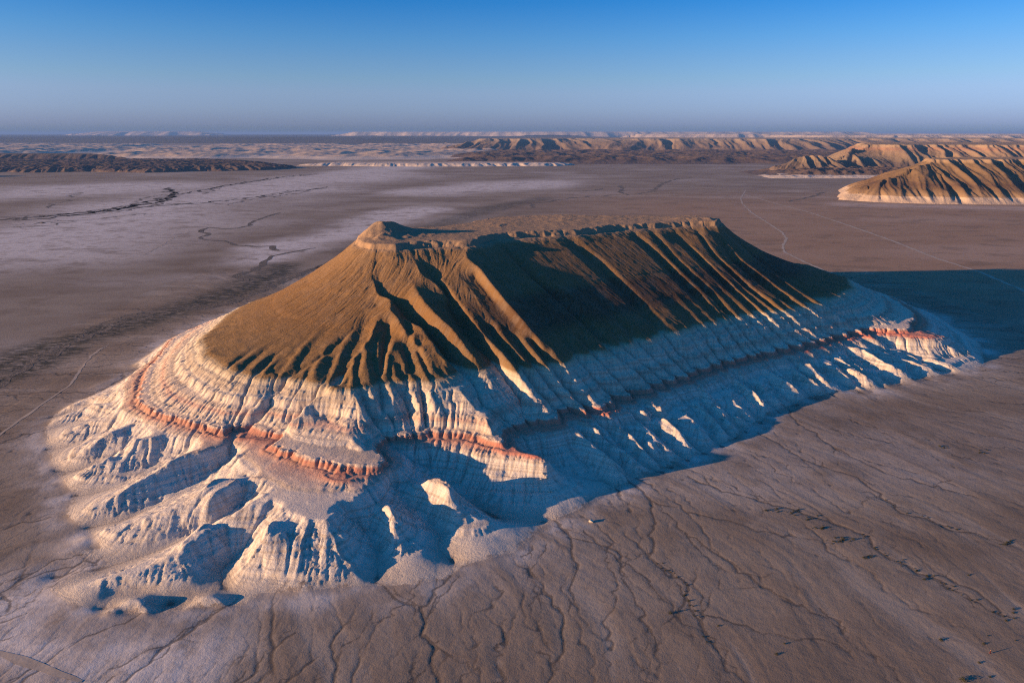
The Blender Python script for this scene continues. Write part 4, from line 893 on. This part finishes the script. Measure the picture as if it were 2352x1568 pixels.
R_p = [(.15, .11), (.13, .10), (.15, .10), .055, .075, .085, .05, .06, .045, .035, .025, .06, .045, .035, .025, .085, .06, .045, .035, .085, .06, .045, .035]
person = skin_obj('person', V_p, E_p, R_p, MSk)
coat = []; cq = []
prof = [(.10, 1.46), (.18, 1.41), (.19, 1.30), (.165, 1.12), (.185, .95), (.22, .75), (.26, .5), (.30, .28)]
for i, (rd, z) in enumerate(prof):
    for j in range(20):
        a = j*2*math.pi/20; f = 1+.05*math.cos(5*a)*i/7; coat.append((rd*math.cos(a)*f, rd*.72*math.sin(a)*f, z))
for i in range(len(prof)-1):
    for j in range(20): cq.append((i*20+j, (i+1)*20+j, (i+1)*20+(j+1) % 20, i*20+(j+1) % 20))
def child(name, V, Q, m):
    o = add_mesh(name, np.array(V), np.array(Q), m, parent=person); return o
child('coat', coat, cq, MR)
for sd in (-1, 1):
    skin_obj('sleeve', [(sd*.15, 0, 1.38), (sd*.24, .02, 1.12), (sd*.25, -.055, .89)], [(0, 1), (1, 2)], [.08, .062, .05], MR, person)
    skin_obj('boot', [(sd*.115, .03 if sd < 0 else .0, .30), (sd*.12, .05 if sd < 0 else .01, .08), (sd*.12, -.12 if sd < 0 else -.16, .045)], [(0, 1), (1, 2)], [.055, .055, .045], MBo, person)
skin_obj('hair', [(0, .03, 1.75), (0, .07, 1.66), (0, .08, 1.55)], [(0, 1), (1, 2)], [.07, .095, .05], MHr, person)
pp = at(2416/1.06293, 1597.5/1.06293); person.location = (pp[0]*S, pp[1]*S, float(gz(*pp))*S+.02); person.rotation_euler = (0, 0, .5)
person['label'] = 'person in a long red coat standing alone on the plain near the lower right corner'; person['category'] = 'person'
log('small things')

# ------------------------------------------------------------------ the air
def box(name, x0, x1, y0, y1, z0, z1, m):
    V = np.array([(x, y, z) for z in (z0, z1) for y in (y0, y1) for x in (x0, x1)], float)
    Q = np.array([(0, 2, 3, 1), (4, 5, 7, 6), (0, 1, 5, 4), (2, 6, 7, 3), (0, 4, 6, 2), (1, 3, 7, 5)])
    return add_mesh(name, V, Q, m, smooth_=False)
mh = bpy.data.materials.new('haze'); mh.use_nodes = True; t = mh.node_tree
for n_ in list(t.nodes): t.nodes.remove(n_)
vo = t.nodes.new('ShaderNodeVolumePrincipled'); vo.inputs['Color'].default_value = (.18, .34, .72, 1); vo.inputs['Density'].default_value = 2.5e-5; vo.inputs['Anisotropy'].default_value = 0.0
oo = t.nodes.new('ShaderNodeOutputMaterial'); t.links.new(vo.outputs[0], oo.inputs['Volume'])
hz = box('haze', -500*S, 500*S, -60*S, 1000*S, -6, 300, mh); hz['kind'] = 'stuff'
